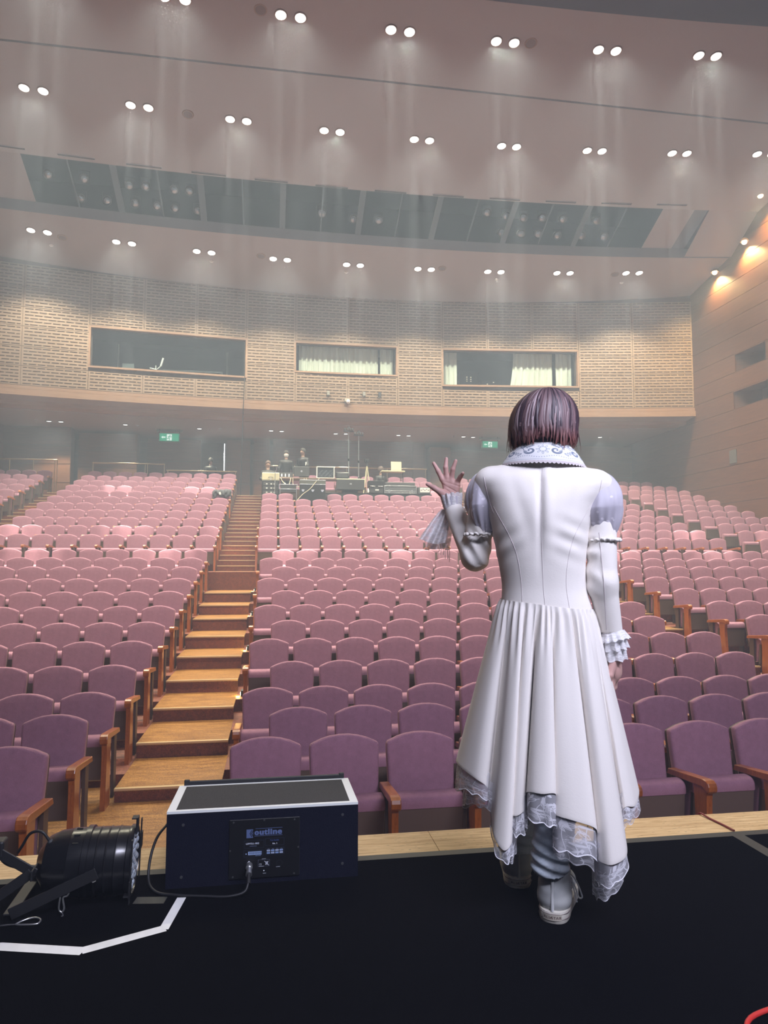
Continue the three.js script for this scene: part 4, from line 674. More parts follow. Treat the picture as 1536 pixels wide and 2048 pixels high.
// dark bag thrown over a seat by the aisle
{
  const s = seatList.find((q) => q.row === 19 && q.block === 'left block' && q.i === 0);
  const g = group('dark_bag', [s.x, s.y, s.z]); tag(g, 'dark grey bag hung over an aisle seat in the left block', 'bag');
  mesh('fabric', sdfMesh((p) => { let d = capsule(p, [-0.2, 0.84, 0.04], [0.2, 0.86, 0.05], 0.075, 0.085); d = smin(d, ellipsoid(p, [0.1, 0.78, 0.1], [0.17, 0.11, 0.06]), 0.06); d = smin(d, ellipsoid(p, [-0.24, 0.76, 0.08], [0.06, 0.14, 0.05]), 0.05); return d + 0.012 * Math.sin(p[0] * 40) * Math.sin(p[1] * 33 + p[2] * 30); }, [-0.42, 0.55, -0.12], [0.42, 1.02, 0.28], 0.018), S({ color: lin(0.055, 0.06, 0.07), roughness: 0.8 }), g);
  mesh('tag_label', rbox(0.06, 0.08, 0.012, 0.003).rotateZ(0.3).translate(-0.06, 0.80, 0.165), M.white, g);
}

// ---------------------------------------------------------------- on the stage: fill speaker, lamp, cables, tape
{
  const g = group('stage_speaker', [-0.018, 0, -2.44]); tag(g, 'dark low front-fill loudspeaker with white-edged grille lying on the stage', 'speaker');
  const navy = P({ specularIntensity: 0.25, color: lin(0.0042, 0.0048, 0.0150), roughness: 0.85, bumpMap: tex(128, 128, (u, v) => hash(Math.floor(u * 128), Math.floor(v * 128), 23), false, 9, 9), bumpScale: 0.0012 });
  const cab = prism([[0, 0], [-0.29, 0], [-0.335, 0.06], [-0.33, 0.218], [0, 0.234]], -0.315, 0.315, (a, b, c) => [c, b, a]);
  mesh('cabinet', cab, navy, g);
  const top = (x0, x1, z0, z1, y0 = 0.0) => { const f = (z) => 0.2345 + z * 0.0485; return metre(surface([[[x0, f(z0) + y0, z0], [x1, f(z0) + y0, z0]], [[x0, f(z1) + y0, z1], [x1, f(z1) + y0, z1]]])); };
  const rim = P({ color: lin(0.84, 0.87, 0.85), roughness: 0.4 });
  const bar = (x0, x1, z0, z1) => prism([[z0, 0.236 + z0 * 0.0485], [z1, 0.236 + z1 * 0.0485], [z1, 0.244 + z1 * 0.0485], [z0, 0.244 + z0 * 0.0485]], x0, x1, (a, b, c) => [c, b, a]);
  mesh('white_edging', [bar(-0.315, 0.315, 0, -0.018), bar(-0.315, 0.315, -0.31, -0.328), bar(-0.315, -0.288, -0.018, -0.31), bar(0.288, 0.315, -0.018, -0.31)], rim, g);
  mesh('foam_grille', bar(-0.288, 0.288, -0.018, -0.31), S({ color: lin(0.048, 0.046, 0.043), roughness: 0.95, bumpMap: tex(128, 128, (u, v) => hash(Math.floor(u * 128), Math.floor(v * 128), 29), false, 8, 8), bumpScale: 0.003 }), g);
  mesh('front_lip', [rbox(0.60, 0.02, 0.012, 0.004).translate(0, 0.232, -0.336), rbox(0.02, 0.03, 0.014, 0.004).translate(0.29, 0.232, -0.336), rbox(0.02, 0.03, 0.014, 0.004).translate(-0.29, 0.232, -0.336)], M.black, g);
  for (const [x, y] of [[-0.265, 0.035], [-0.262, 0.20], [0.262, 0.045], [0.262, 0.205]]) mesh('screw', cyl(0.0045, 0.0045, 0.003, 10).rotateX(Math.PI / 2).translate(x, y, 0.001), M.darkGrey, g);
  // connection plate with its printed markings
  const plateTex = canvasTex(980, 840, (c, w, h) => {
    c.fillStyle = '#0b0b10'; c.fillRect(0, 0, w, h);
    const X = (x) => (x - 555) * 2, Y = (y) => (y - 370) * 2;
    c.strokeStyle = '#5d6f97'; c.fillStyle = '#566690'; c.lineWidth = 4;
    c.fillRect(X(672), Y(440), 92, 4 + (500 - 440) * 2);
    c.fillStyle = '#0b0b10'; for (const o of [0, 22]) { c.beginPath(); c.moveTo(X(690) + 34 + o, Y(446)); c.lineTo(X(690) + 8 + o, Y(470)); c.lineTo(X(690) + 34 + o, Y(496)); c.lineTo(X(690) + 44 + o, Y(496)); c.lineTo(X(690) + 20 + o, Y(470)); c.lineTo(X(690) + 44 + o, Y(446)); c.fill(); }
    c.fillStyle = '#5d6d98'; c.fillRect(X(735), Y(436), (925 - 735) * 2, 5); c.fillRect(X(728), Y(489), (925 - 728) * 2, 5);
    c.font = 'bold 96px sans-serif'; c.textBaseline = 'alphabetic'; c.save(); c.translate(X(727), Y(482)); c.scale(392 / c.measureText('outline').width, 1); c.fillText('outline', 0, 0); c.lineWidth = 7; c.strokeStyle = '#5d6d98'; c.strokeText('outline', 0, 0); c.restore();
    c.strokeStyle = '#2c3346'; c.lineWidth = 4; c.strokeRect(X(657), Y(522), 276, 106); c.strokeRect(X(805), Y(512), 264, 104); c.strokeRect(X(655), Y(592), 270, 90); c.strokeRect(X(808), Y(582), 260, 92);
    c.fillStyle = '#cfd8ea'; c.font = 'bold 34px sans-serif'; c.fillText('LIPFILL-002', X(668), Y(549)); c.fillStyle = '#7a86a8'; c.fillRect(X(695), Y(560), 100, 5);
    c.fillStyle = '#4b63a8'; c.font = '30px sans-serif'; c.fillText('Try Audio', X(838), Y(532)); c.fillStyle = '#dfe6f2'; c.font = 'bold 28px sans-serif'; c.fillText('No. 1', X(855), Y(556));
    c.fillStyle = '#9db4dc'; c.beginPath(); c.arc(X(671), Y(616), 9, 0, 7); c.fill(); c.fillRect(X(685), Y(600), 190, 50); c.fillStyle = '#22304e'; for (let i = 0; i < 30; i++) c.fillRect(X(690) + i * 6, Y(603), (i * 7) % 3 + 2, 36); c.fillStyle = '#8aa2cf'; c.fillRect(X(735), Y(630), 80, 4);
    for (let r = 0; r < 2; r++) for (let k = 0; k < 4; k++) { c.fillStyle = ['#a9b6cf', '#8ea5cf'][(r + k) % 2]; c.fillRect(X(816 + k * 30), Y(594 + r * 17), 48, 24); c.fillStyle = '#3d5fa8'; c.fillRect(X(820 + k * 30), Y(599 + r * 17), 32, 4); c.fillStyle = '#8b93a6'; if (!r) c.fillRect(X(822 + k * 30), Y(588), 28, 4); }
    c.strokeStyle = '#565c6c'; c.strokeRect(X(756), Y(664), 160, 92); c.fillStyle = '#c9cfda'; c.font = '36px sans-serif'; c.fillText('CE', X(762), Y(703)); c.lineWidth = 7; c.strokeStyle = '#c9cfda'; c.beginPath(); c.moveTo(X(800), Y(674)); c.lineTo(X(832), Y(706)); c.moveTo(X(828), Y(676)); c.lineTo(X(806), Y(700)); c.stroke(); c.strokeRect(X(811), Y(680), 24, 36); c.fillRect(X(762), Y(709), 70, 5);
    c.font = 'bold 15px sans-serif'; c.fillText('OUTPUT', X(782), Y(660)); c.fillText('INPUT', X(790), Y(764)); c.fillText('OUTPUT', X(882), Y(723));
    c.fillStyle = '#e8edf4'; c.beginPath(); c.moveTo(X(692), Y(666)); c.lineTo(X(706), Y(680)); c.lineTo(X(697), Y(680)); c.lineTo(X(697), Y(690)); c.lineTo(X(687), Y(690)); c.lineTo(X(687), Y(680)); c.lineTo(X(678), Y(680)); c.fill();
    c.beginPath(); c.arc(X(797), Y(742), 9, 0, 7); c.fill();
    c.strokeStyle = '#24262e'; c.lineWidth = 5; c.beginPath(); c.arc(X(905), Y(695), 42, 0, 7); c.stroke();
  });
  const pl = mesh('connection_plate', rbox(0.232, 0.19, 0.006, 0.003).translate(0.002, 0.113, 0.002), M.black, g);
  mesh('plate_print', new THREE.PlaneGeometry(0.228, 0.187).translate(0.002, 0.113, 0.0056), S({ map: plateTex, roughness: 0.5 }), pl);
  for (const [x, y] of [[-0.1, 0.20], [0.0, 0.203], [0.1, 0.20], [-0.1, 0.026], [0.1, 0.026], [-0.11, 0.11], [0.113, 0.11]]) mesh('plate_screw', cyl(0.003, 0.003, 0.003, 8).rotateX(Math.PI / 2).translate(x, y, 0.006), M.darkGrey, pl);
  // signal cable with its plug
  const cbl = group('audio_cable', [-0.065, 0.062, -2.432]); tag(cbl, 'black signal cable plugged into the stage speaker and looping left', 'cable');
  mesh('plug', [cyl(0.011, 0.011, 0.02, 16).rotateX(Math.PI / 2).translate(0, 0.0, 0.012), cyl(0.0105, 0.0085, 0.03, 16).rotateX(1.9).translate(0, -0.006, 0.034)], M.metal, cbl); mesh('strain_relief', cyl(0.008, 0.0055, 0.03, 12).rotateX(2.3).translate(0, -0.02, 0.058), M.black, cbl);
  const wp = [[-0.065, 0.038, -2.365], [-0.075, 0.016, -2.35], [-0.12, 0.006, -2.345], [-0.20, 0.005, -2.36], [-0.30, 0.005, -2.385], [-0.355, 0.006, -2.41], [-0.385, 0.02, -2.45], [-0.392, 0.07, -2.50], [-0.378, 0.125, -2.55], [-0.352, 0.15, -2.60]].map((p) => [p[0] + 0.065, p[1] - 0.062, p[2] + 2.432]);
  mesh('lead', tubeGeo(wp, 0.0045, 90, 8), M.black, cbl);
}
{ // LED par can lying on its side, lens to the right
  const g = group('stage_lamp', [-0.563, 0.112, -2.42]); g.rotation.set(0, 0.03, -0.03); tag(g, 'black ribbed stage lamp lying on its side at the stage edge', 'stage light');
  const prof = [[0.0, -0.150], [0.045, -0.148], [0.078, -0.125], [0.094, -0.09], [0.098, -0.055], [0.1, -0.052], [0.1, -0.012], [0.106, -0.010], [0.106, 0.006], [0.100, 0.008], [0.1, 0.028], [0.103, 0.030], [0.1, 0.034], [0.1, 0.056], [0.103, 0.058], [0.1, 0.062], [0.1, 0.085], [0.103, 0.087], [0.1, 0.092], [0.098, 0.118], [0.104, 0.121], [0.104, 0.136], [0.098, 0.137], [0.095, 0.125]];
  mesh('housing', crease(new THREE.LatheGeometry(prof.map((p) => new THREE.Vector2(p[0], p[1])), 56).rotateZ(-Math.PI / 2), 0.5), M.blackGloss, g);
  mesh('lens_plate', cyl(0.094, 0.094, 0.004, 40).rotateZ(-Math.PI / 2).translate(0.127, 0, 0), M.black, g);
  const lensMat = P({ color: lin(0.62, 0.70, 0.80), roughness: 0.05, metalness: 0.4, clearcoat: 1 });
  for (let r = 0, k = 0; r < 4; r++) for (let i = 0; i < [1, 6, 12, 17][r]; i++, k++) { const a = i / [1, 6, 12, 17][r] * Math.PI * 2 + r, R = r * 0.0265; mesh('led_lens', new THREE.SphereGeometry(0.0105, 10, 7).scale(0.6, 1, 1).translate(0.131, Math.cos(a) * R, Math.sin(a) * R), lensMat, g); }
  mesh('vent_slot', [rbox(0.018, 0.004, 0.006, 0.001).translate(-0.035, 0.101, 0.0), rbox(0.018, 0.004, 0.006, 0.001).translate(-0.035, 0.094, 0.036), rbox(0.018, 0.004, 0.006, 0.001).translate(-0.035, 0.078, 0.062)], S({ color: lin(0.002, 0.002, 0.002) }), g);
  for (const [y, z] of [[0.108, 0.0], [0.02, -0.112], [-0.05, 0.095]]) { const cl = mesh('gel_clip', [rbox(0.006, 0.05, 0.03, 0.001).translate(0.139, y * 1.0, z), rbox(0.02, 0.004, 0.03, 0.001).translate(0.132, y + (y > 0 ? 0.022 : -0.02), z)], M.black, g); cl.position.set(0, 0, 0); }
  mesh('gel_frame', [rbox(0.004, 0.19, 0.012, 0.001).translate(0.139, 0, 0.098), rbox(0.004, 0.19, 0.012, 0.001).translate(0.139, 0, -0.098)], M.black, g);
  mesh('pivot_bolt', [cyl(0.009, 0.009, 0.014, 6).rotateX(Math.PI / 2).translate(0.035, -0.01, 0.110)], M.metal, g);
  mesh('rating_plate', rbox(0.026, 0.018, 0.002, 0.001).rotateZ(0.35).translate(0.012, -0.018, 0.104), S({ color: lin(0.03, 0.045, 0.09), roughness: 0.3 }), g);
  // yoke folded back towards the left
  const yk = mesh('yoke', [rbox(0.26, 0.034, 0.006, 0.002).rotateZ(0.42).translate(-0.075, -0.045, 0.116), rbox(0.26, 0.034, 0.006, 0.002).rotateZ(0.42).translate(-0.075, -0.045, -0.116), rbox(0.034, 0.006, 0.235, 0.002).translate(-0.195, -0.098, 0)], M.black, g);
  mesh('second_yoke', [rbox(0.13, 0.03, 0.006, 0.002).rotateZ(-0.55).translate(-0.195, 0.035, 0.08), rbox(0.006, 0.03, 0.10, 0.002).translate(-0.143, 0.005, 0.06), rbox(0.13, 0.03, 0.006, 0.002).rotateZ(0.62).translate(-0.2, -0.03, 0.09), rbox(0.05, 0.05, 0.05, 0.008).translate(-0.258, 0.075, 0.06)], M.black, g);
  const feed = mesh('power_lead', [tubeGeo([[-0.115, 0.075, 0.03], [-0.14, 0.105, 0.03], [-0.175, 0.10, 0.02], [-0.2, 0.06, 0.01], [-0.215, 0.035, 0.0]], 0.0045, 30, 8), tubeGeo([[-0.148, 0.008, 0.05], [-0.19, 0.01, 0.055], [-0.235, 0.03, 0.06], [-0.262, 0.075, 0.06]], 0.004, 24, 8)], M.black, g);
  mesh('plug', [cyl(0.009, 0.007, 0.03, 12).rotateZ(0.7).translate(-0.108, 0.067, 0.03), cyl(0.009, 0.006, 0.04, 12).rotateZ(1.57).translate(-0.165, 0.009, 0.052), cyl(0.006, 0.006, 0.014, 10).rotateZ(1.2).translate(-0.205, 0.018, 0.057)], M.darkGrey, feed);
  // two steel carabiners on safety wires
  const hook = (pts) => tubeGeo(pts, 0.0028, 48, 8);
  const c1 = group('carabiner', [-0.612, 0, -2.305]); tag(c1, 'small steel snap hook hanging upright beside the stage lamp', 'carabiner', 'steel snap hooks');
  mesh('hook', hook([[0, 0.012, 0], [-0.008, 0.02, 0], [-0.006, 0.055, 0], [-0.004, 0.068, 0], [0.008, 0.074, 0], [0.018, 0.068, 0], [0.013, 0.059, 0], [0.003, 0.056, 0], [0.006, 0.02, 0], [0, 0.012, 0]]), M.metal, c1); mesh('wire', tubeGeo([[0.003, 0.07, 0], [0.0, 0.09, -0.01], [0.012, 0.094, -0.02]], 0.003, 12, 6), M.black, c1); mesh('link', hook([[0, 0.012, 0], [0.004, 0.004, 0.003], [0.0, 0.0032, 0.006]]), M.black, c1);
  const c2 = group('carabiner', [-0.70, 0.004, -2.27]); tag(c2, 'steel snap hook lying flat on the black stage by the yoke', 'carabiner', 'steel snap hooks'); mesh('hook', hook([[-0.03, 0, 0], [-0.012, 0.002, -0.018], [0.018, 0.004, -0.024], [0.036, 0.002, -0.012], [0.034, 0, 0.004], [0.02, 0, 0.008], [-0.02, 0, 0.004], [-0.03, 0, 0]]), M.metal, c2); mesh('wire', tubeGeo([[-0.03, 0, 0], [-0.06, 0.004, 0.01], [-0.08, 0.01, 0.03], [-0.1, 0.004, 0.05]], 0.003, 20, 6), M.black, c2);
}
// tapes on the stage floor
function tapeStrip(name, pts, w, mat, label, y = 0.0006) {
  const L = [], R = [];
  pts.forEach(([x, z], i) => { const a = pts[Math.max(0, i - 1)], b = pts[Math.min(pts.length - 1, i + 1)], dx = b[0] - a[0], dz = b[1] - a[1], l = Math.hypot(dx, dz); L.push([x - dz / l * w / 2, y, z + dx / l * w / 2]); R.push([x + dz / l * w / 2, y, z - dx / l * w / 2]); });
  const g = metre(surface([L, R])); return tag(mesh(name, g, mat), label, 'tape', 'floor tapes');
}
tapeStrip('white_tape', [[-1.1, -2.175], [-0.735, -2.158], [-0.50, -2.097], [-0.497, -2.096]], 0.040, M.whiteTape, 'long white floor tape running to the left edge of the stage');
tapeStrip('white_tape', [[-0.503, -2.098], [-0.296, -2.186]], 0.037, M.whiteTape, 'middle white floor tape strip in front of the stage lamp', 0.0012);
tapeStrip('white_tape', [[-0.299, -2.178], [-0.272, -2.37]], 0.028, M.whiteTape, 'short white floor tape strip ending at the speaker corner', 0.0018);
tapeStrip('grey_tape', [[-0.415, -2.375], [-0.32, -2.362]], 0.045, M.greyTape, 'small dull grey tape patch between stage lamp and speaker', 0.0012);
tapeStrip('grey_tape', [[-3, -2.578], [8, -2.578]], 0.04, M.greyTape, 'grey tape sealing the front edge of the black stage mat', 0.0012);
tapeStrip('grey_tape', [[1.80, -2.56], [1.80, -1.2]], 0.05, M.greyTape, 'grey tape strip running back along the mat at right', 0.0018);
{
  const red = S({ color: lin(0.20, 0.02, 0.02), roughness: 0.5 });
  tag(mesh('red_cable', tubeGeo([[1.79, -0.35, -2.83], [1.79, -0.02, -2.815], [1.793, 0.004, -2.80], [1.80, 0.003, -2.74], [1.81, 0.003, -2.66], [1.812, 0.004, -2.60]], 0.004, 40, 8), red), 'thin dark red cable crossing the oak stage edge at right', 'cable');
  tag(mesh('red_cable', tubeGeo([[1.9, 0.006, -1.56], [1.4, 0.006, -1.585], [1.15, 0.006, -1.565], [1.08, 0.006, -1.53], [1.03, 0.006, -1.42], [1.0, 0.006, -1.2]], 0.006, 60, 8), S({ color: lin(0.55, 0.03, 0.025), roughness: 0.45 })), 'bright red cable curving in the bottom right corner', 'cable');
}

// ---------------------------------------------------------------- the performer, seen from behind, left hand raised
const who = group('person', [0.845, 0, -2.14], -0.376);
tag(who, 'person in white puff-sleeved coat dress waving to the empty seats', 'person');
const WM = {
  coat: P({ color: lin(0.86, 0.82, 0.775), roughness: 0.95, specularIntensity: 0.3, sheen: 0.4, sheenColor: lin(0.8, 0.8, 0.9), sheenRoughness: 0.5, side: THREE.DoubleSide, bumpMap: tex(256, 256, (u, v) => 0.5 * fbm(u, v, 40, 90, 3, 81) + 0.5 * hash(Math.floor(u * 128), Math.floor(v * 256), 82), false, 5, 5), bumpScale: 0.00022 }),
  seam: S({ color: lin(0.60, 0.54, 0.55), roughness: 0.8 }),
  skin: P({ color: lin(0.56, 0.33, 0.29), roughness: 0.55, sheen: 0.2, sheenColor: lin(1, 0.8, 0.7) }),
  jeans: S({ map: tex(256, 256, (u, v) => mixc([0.72, 0.78, 0.84], [0.90, 0.93, 0.96], 0.6 * fbm(u, v, 6, 6, 4, 91) + 0.4 * hash(Math.floor(u * 256), Math.floor(v * 128), 5)), true, 3, 3), roughness: 0.85 }),
  canvas: S({ map: tex(256, 256, (u, v) => mixc([0.62, 0.64, 0.66], [0.82, 0.82, 0.80], 0.55 * fbm(u, v, 5, 5, 4, 95) + 0.45 * ((Math.floor(u * 128) + Math.floor(v * 128)) % 2)), true, 4, 4), roughness: 0.85 }),
  rubber: S({ color: lin(0.60, 0.57, 0.50), roughness: 0.55 }),
};
// lace: sheer net with embroidered leaves and a corded edge
const laceAlpha = (() => {
  const c = document.createElement('canvas'); c.width = 1024; c.height = 512; const x = c.getContext('2d');
  x.fillStyle = 'rgb(92,92,92)'; x.fillRect(0, 0, 1024, 512);
  x.strokeStyle = x.fillStyle = 'rgb(225,225,225)'; x.lineCap = 'round';
  let s = 5; const r = () => { s = (s * 16807) % 2147483647; return s / 2147483647; };
  for (let k = 0; k < 22; k++) { const ox = k * 47 + r() * 20, oy = 300 + r() * 120; x.lineWidth = 4; x.beginPath(); x.moveTo(ox, 512); x.bezierCurveTo(ox + 30, 440, ox - 40, 380, ox + 10, oy - 190 + r() * 60); x.stroke();
    for (let q = 0; q < 6; q++) { const a = r() * 6.3, px = ox + (r() - 0.5) * 70, py = oy - 150 + r() * 240, l = 16 + r() * 26; x.save(); x.translate(px, py); x.rotate(a); x.lineWidth = 4; x.beginPath(); x.ellipse(0, 0, l, l * 0.38, 0, 0, 7); q % 2 ? x.fill() : x.stroke(); x.beginPath(); x.moveTo(-l, 0); x.lineTo(l * 1.5, 0); x.stroke(); x.restore(); } }
  x.fillStyle = 'rgb(245,245,245)'; x.fillRect(0, 496, 1024, 16);
  const t = new THREE.CanvasTexture(c); t.wrapS = t.wrapT = THREE.RepeatWrapping; return t;
})();
WM.lace = P({ color: lin(0.80, 0.80, 0.86), roughness: 0.7, transparent: true, alphaMap: laceAlpha, side: THREE.DoubleSide });
WM.organza = P({ color: lin(0.78, 0.76, 0.80), roughness: 0.6, side: THREE.DoubleSide, sheen: 0.5, sheenColor: lin(0.9, 0.9, 1), map: canvasTex(512, 512, (c, w, h) => { c.fillStyle = '#d6d4dc'; c.fillRect(0, 0, w, h); let s = 3; const r = () => { s = (s * 16807) % 2147483647; return s / 2147483647; }; for (let i = 0; i < 60; i++) { c.fillStyle = '#f6f4fa'; c.beginPath(); c.arc(r() * w, r() * h, 5 + r() * 6, 0, 7); c.fill(); } c.strokeStyle = '#e9e7f0'; c.lineWidth = 4; for (let i = 0; i < 16; i++) { c.beginPath(); c.arc(r() * w, r() * h, 16 + r() * 22, r() * 6, r() * 6 + 2.4); c.stroke(); } }) });
WM.organza.map.wrapS = WM.organza.map.wrapT = THREE.RepeatWrapping; WM.organza.map.repeat.set(4, 4);

// torso sections: height, half width, half depth, centre x, centre z
const TOR = [[0.86, 0.140, 0.108, 0.016, 0], [0.92, 0.133, 0.102, 0.016, 0], [0.98, 0.124, 0.098, 0.010, 0], [1.05, 0.128, 0.102, 0.004, 0.002], [1.12, 0.138, 0.108, 0.001, 0.004], [1.19, 0.148, 0.113, 0, 0.006], [1.245, 0.160, 0.112, 0.003, 0.004], [1.285, 0.180, 0.104, 0.008, 0.002], [1.318, 0.190, 0.092, 0.011, 0.001], [1.346, 0.166, 0.077, 0.012, 0], [1.375, 0.108, 0.064, 0.012, 0], [1.405, 0.066, 0.058, 0.013, 0], [1.45, 0.056, 0.055, 0.014, 0]];
function torSec(y) {
  let i = 0; while (i < TOR.length - 2 && y > TOR[i + 1][0]) i++;
  const q = (k) => TOR[Math.max(0, Math.min(TOR.length - 1, k))], a = q(i), b = q(i + 1), p = q(i - 1), n = q(i + 2), h = b[0] - a[0], t = Math.max(0, Math.min(1, (y - a[0]) / h)), t2 = t * t, t3 = t2 * t;
  return [1, 2, 3, 4].map((k) => { const m0 = (b[k] - p[k]) / (b[0] - p[0] || 1) * h, m1 = (n[k] - a[k]) / (n[0] - a[0] || 1) * h; return (2 * t3 - 3 * t2 + 1) * a[k] + (t3 - 2 * t2 + t) * m0 + (3 * t2 - 2 * t3) * b[k] + (t3 - t2) * m1; });
}
const gs = (x, s) => Math.exp(-x * x / (s * s));
function torsoD(p, grow) {
  const y = p[1] + (p[0] - 0.01) * 0.055, [a, b, cx, cz] = torSec(y), x = p[0] - cx, z = p[2] - cz;
  let d = (Math.pow(Math.pow(Math.abs(x / (a + grow)), 2.35) + Math.pow(Math.abs(z / (b + grow)), 2.35), 1 / 2.35) - 1) * Math.min(a, b);
  return Math.max(d, p[1] - 1.42 - grow, 0.865 - p[1]);
}
const coatD = (p) => {
  let d = Math.max(torsoD(p, 0.008), 0.912 - 0.106 * (p[0] - 0.016) - p[1]);
  d = smin(d, capsule(p, [-0.155, 1.325, 0], [-0.19, 1.22, -0.02], 0.045, 0.042), 0.03); d = smin(d, capsule(p, [0.178, 1.305, 0], [0.192, 1.20, 0], 0.045, 0.042), 0.03);
  if (p[2] > 0) { // folds of the back: centre valley, blade creases, waist drag lines
    const y = p[1], x = p[0];
    d += 0.007 * gs(x - 0.004 + (1.3 - y) * 0.02, 0.010) * Math.max(0, Math.min(1, (1.36 - y) / 0.05)) * Math.max(0, Math.min(1, (y - 1.0) / 0.25));
    d -= 0.005 * gs(x - 0.028, 0.018) * Math.max(0, Math.min(1, (y - 1.05) / 0.15));
    d += 0.0035 * gs(x + 0.075 - (1.3 - y) * 0.28, 0.022) * gs(y - 1.22, 0.10); d += 0.004 * gs(x - 0.10 + (1.3 - y) * 0.3, 0.02) * gs(y - 1.22, 0.10);
    d += 0.0022 * Math.sin(y * 110 + x * 46) * gs(y - 1.13, 0.06) * gs(x - 0.09, 0.05); d += 0.002 * Math.sin(y * 90 - x * 60) * gs(y - 1.12, 0.05) * gs(x + 0.10, 0.05);
  }
  return d;
};
const zOn = (x, y, f = coatD, z1 = 0.22) => { let lo = 0, hi = z1; for (let i = 0; i < 26; i++) { const m = (lo + hi) / 2; if (f([x, y, m]) > 0) hi = m; else lo = m; } return hi; };
const ARM = { sL: [-0.172, 1.315, -0.005], eL: [-0.212, 1.078, -0.045], wL: [-0.305, 1.268, -0.165], sR: [0.190, 1.300, 0], eR: [0.187, 0.995, 0.012], wR: [0.222, 0.785, -0.03] };

{ // one continuous body under the clothes, with the two hands and the head
  const hc = [0.016, 1.512, 0.0];
  const body = (p) => {
    let d = torsoD(p, -0.012);
    d = smin(d, capsule(p, [0.013, 1.39, 0], [0.016, 1.46, -0.006], 0.048, 0.05), 0.03);
    d = smin(d, ellipsoid(p, [hc[0], hc[1] + 0.012, hc[2] + 0.004], [0.074, 0.092, 0.092]), 0.03); d = smin(d, ellipsoid(p, [hc[0], hc[1] - 0.04, hc[2] - 0.03], [0.058, 0.075, 0.065]), 0.03);
    d = smin(d, ellipsoid(p, [hc[0], hc[1] - 0.02, -0.098], [0.013, 0.024, 0.018]), 0.012); for (const s of [-1, 1]) { d = smin(d, ellipsoid(p, [hc[0] + s * 0.076, hc[1] - 0.015, 0.0], [0.010, 0.03, 0.018]), 0.01); d = Math.max(d, -ellipsoid(p, [hc[0] + s * 0.03, hc[1], -0.098], [0.014, 0.008, 0.012])); }
    d = Math.max(d, -ellipsoid(p, [hc[0], hc[1] - 0.062, -0.097], [0.022, 0.003, 0.01]));
    d = smin(d, capsule(p, ARM.sL, ARM.eL, 0.040, 0.034), 0.03); d = smin(d, capsule(p, ARM.eL, ARM.wL, 0.034, 0.023), 0.015); d = smin(d, capsule(p, ARM.sR, ARM.eR, 0.040, 0.034), 0.03); d = smin(d, capsule(p, ARM.eR, ARM.wR, 0.034, 0.023), 0.015);
    d = smin(d, ellipsoid(p, [0.016, 0.86, 0], [0.095, 0.06, 0.06]), 0.03);
    d = smin(d, capsule(p, [0.07, 0.80, 0], [0.062, 0.48, 0.03], 0.055, 0.050), 0.05); d = smin(d, capsule(p, [0.062, 0.48, 0.03], [0.022, 0.10, 0.056], 0.048, 0.024), 0.03);
    d = smin(d, capsule(p, [-0.045, 0.80, 0], [-0.065, 0.48, -0.08], 0.055, 0.050), 0.05); d = smin(d, capsule(p, [-0.065, 0.48, -0.08], [-0.084, 0.10, -0.15], 0.048, 0.024), 0.03);
    return d;
  };
  const parts = [sdfMesh(body, [-0.36, 0.05, -0.26], [0.30, 1.64, 0.20], 0.0115)];
  // raised left hand: palm towards us, thumb out to the left
  const ch = [ // chains of [x, y, z, r]
    [[-0.313, 1.287, -0.162, 0.014], [-0.338, 1.306, -0.150, 0.0125], [-0.362, 1.322, -0.143, 0.0095], [-0.386, 1.336, -0.146, 0.0070]],
    [[-0.318, 1.330, -0.170, 0.012], [-0.336, 1.355, -0.168, 0.0098], [-0.350, 1.384, -0.165, 0.0084], [-0.367, 1.414, -0.168, 0.0062]],
    [[-0.309, 1.332, -0.172, 0.012], [-0.3205, 1.361, -0.169, 0.0100], [-0.323, 1.396, -0.163, 0.0086], [-0.321, 1.428, -0.165, 0.0064]],
    [[-0.299, 1.330, -0.172, 0.012], [-0.3035, 1.358, -0.170, 0.0096], [-0.297, 1.389, -0.160, 0.0084], [-0.286, 1.418, -0.156, 0.0062]],
    [[-0.290, 1.324, -0.170, 0.011], [-0.281, 1.346, -0.168, 0.0088], [-0.269, 1.362, -0.152, 0.0076], [-0.259, 1.371, -0.138, 0.0058]]];
  const palm = (p) => {
    let d = capsule(p, [-0.312, 1.270, -0.168], [-0.326, 1.343, -0.171], 0.017, 0.012); d = smin(d, capsule(p, [-0.304, 1.268, -0.168], [-0.304, 1.345, -0.172], 0.017, 0.013), 0.012); d = smin(d, capsule(p, [-0.298, 1.270, -0.168], [-0.284, 1.330, -0.170], 0.016, 0.012), 0.012); d = smin(d, capsule(p, [-0.312, 1.276, -0.160], [-0.334, 1.304, -0.152], 0.016, 0.013), 0.014);
    d = smin(d, capsule(p, [-0.305, 1.285, -0.166], [-0.302, 1.235, -0.160], 0.021, 0.022), 0.015);
    d += 0.0022 * gs(p[1] - 1.338 + (p[0] + 0.306) * 0.35, 0.0028) * (p[2] > -0.168 ? 1 : 0) + 0.0022 * gs(p[1] - 1.320 + (p[0] + 0.306) * 0.6, 0.0026) * (p[2] > -0.168 ? 1 : 0) + 0.002 * gs(Math.hypot(p[0] + 0.335, p[1] - 1.283) - 0.035, 0.0025) * (p[2] > -0.168 ? 1 : 0);
    return d;
  };
  const hand = (p) => { let d = palm(p); for (const c of ch) { let f = 9; for (let i = 0; i < 3; i++) f = smin(f, capsule(p, c[i].slice(0, 3), c[i + 1].slice(0, 3), c[i][3], c[i + 1][3]), 0.004); d = smin(d, f, 0.006); } return d; };
  parts.push(sdfMesh(hand, [-0.41, 1.225, -0.20], [-0.24, 1.445, -0.11], 0.0028));
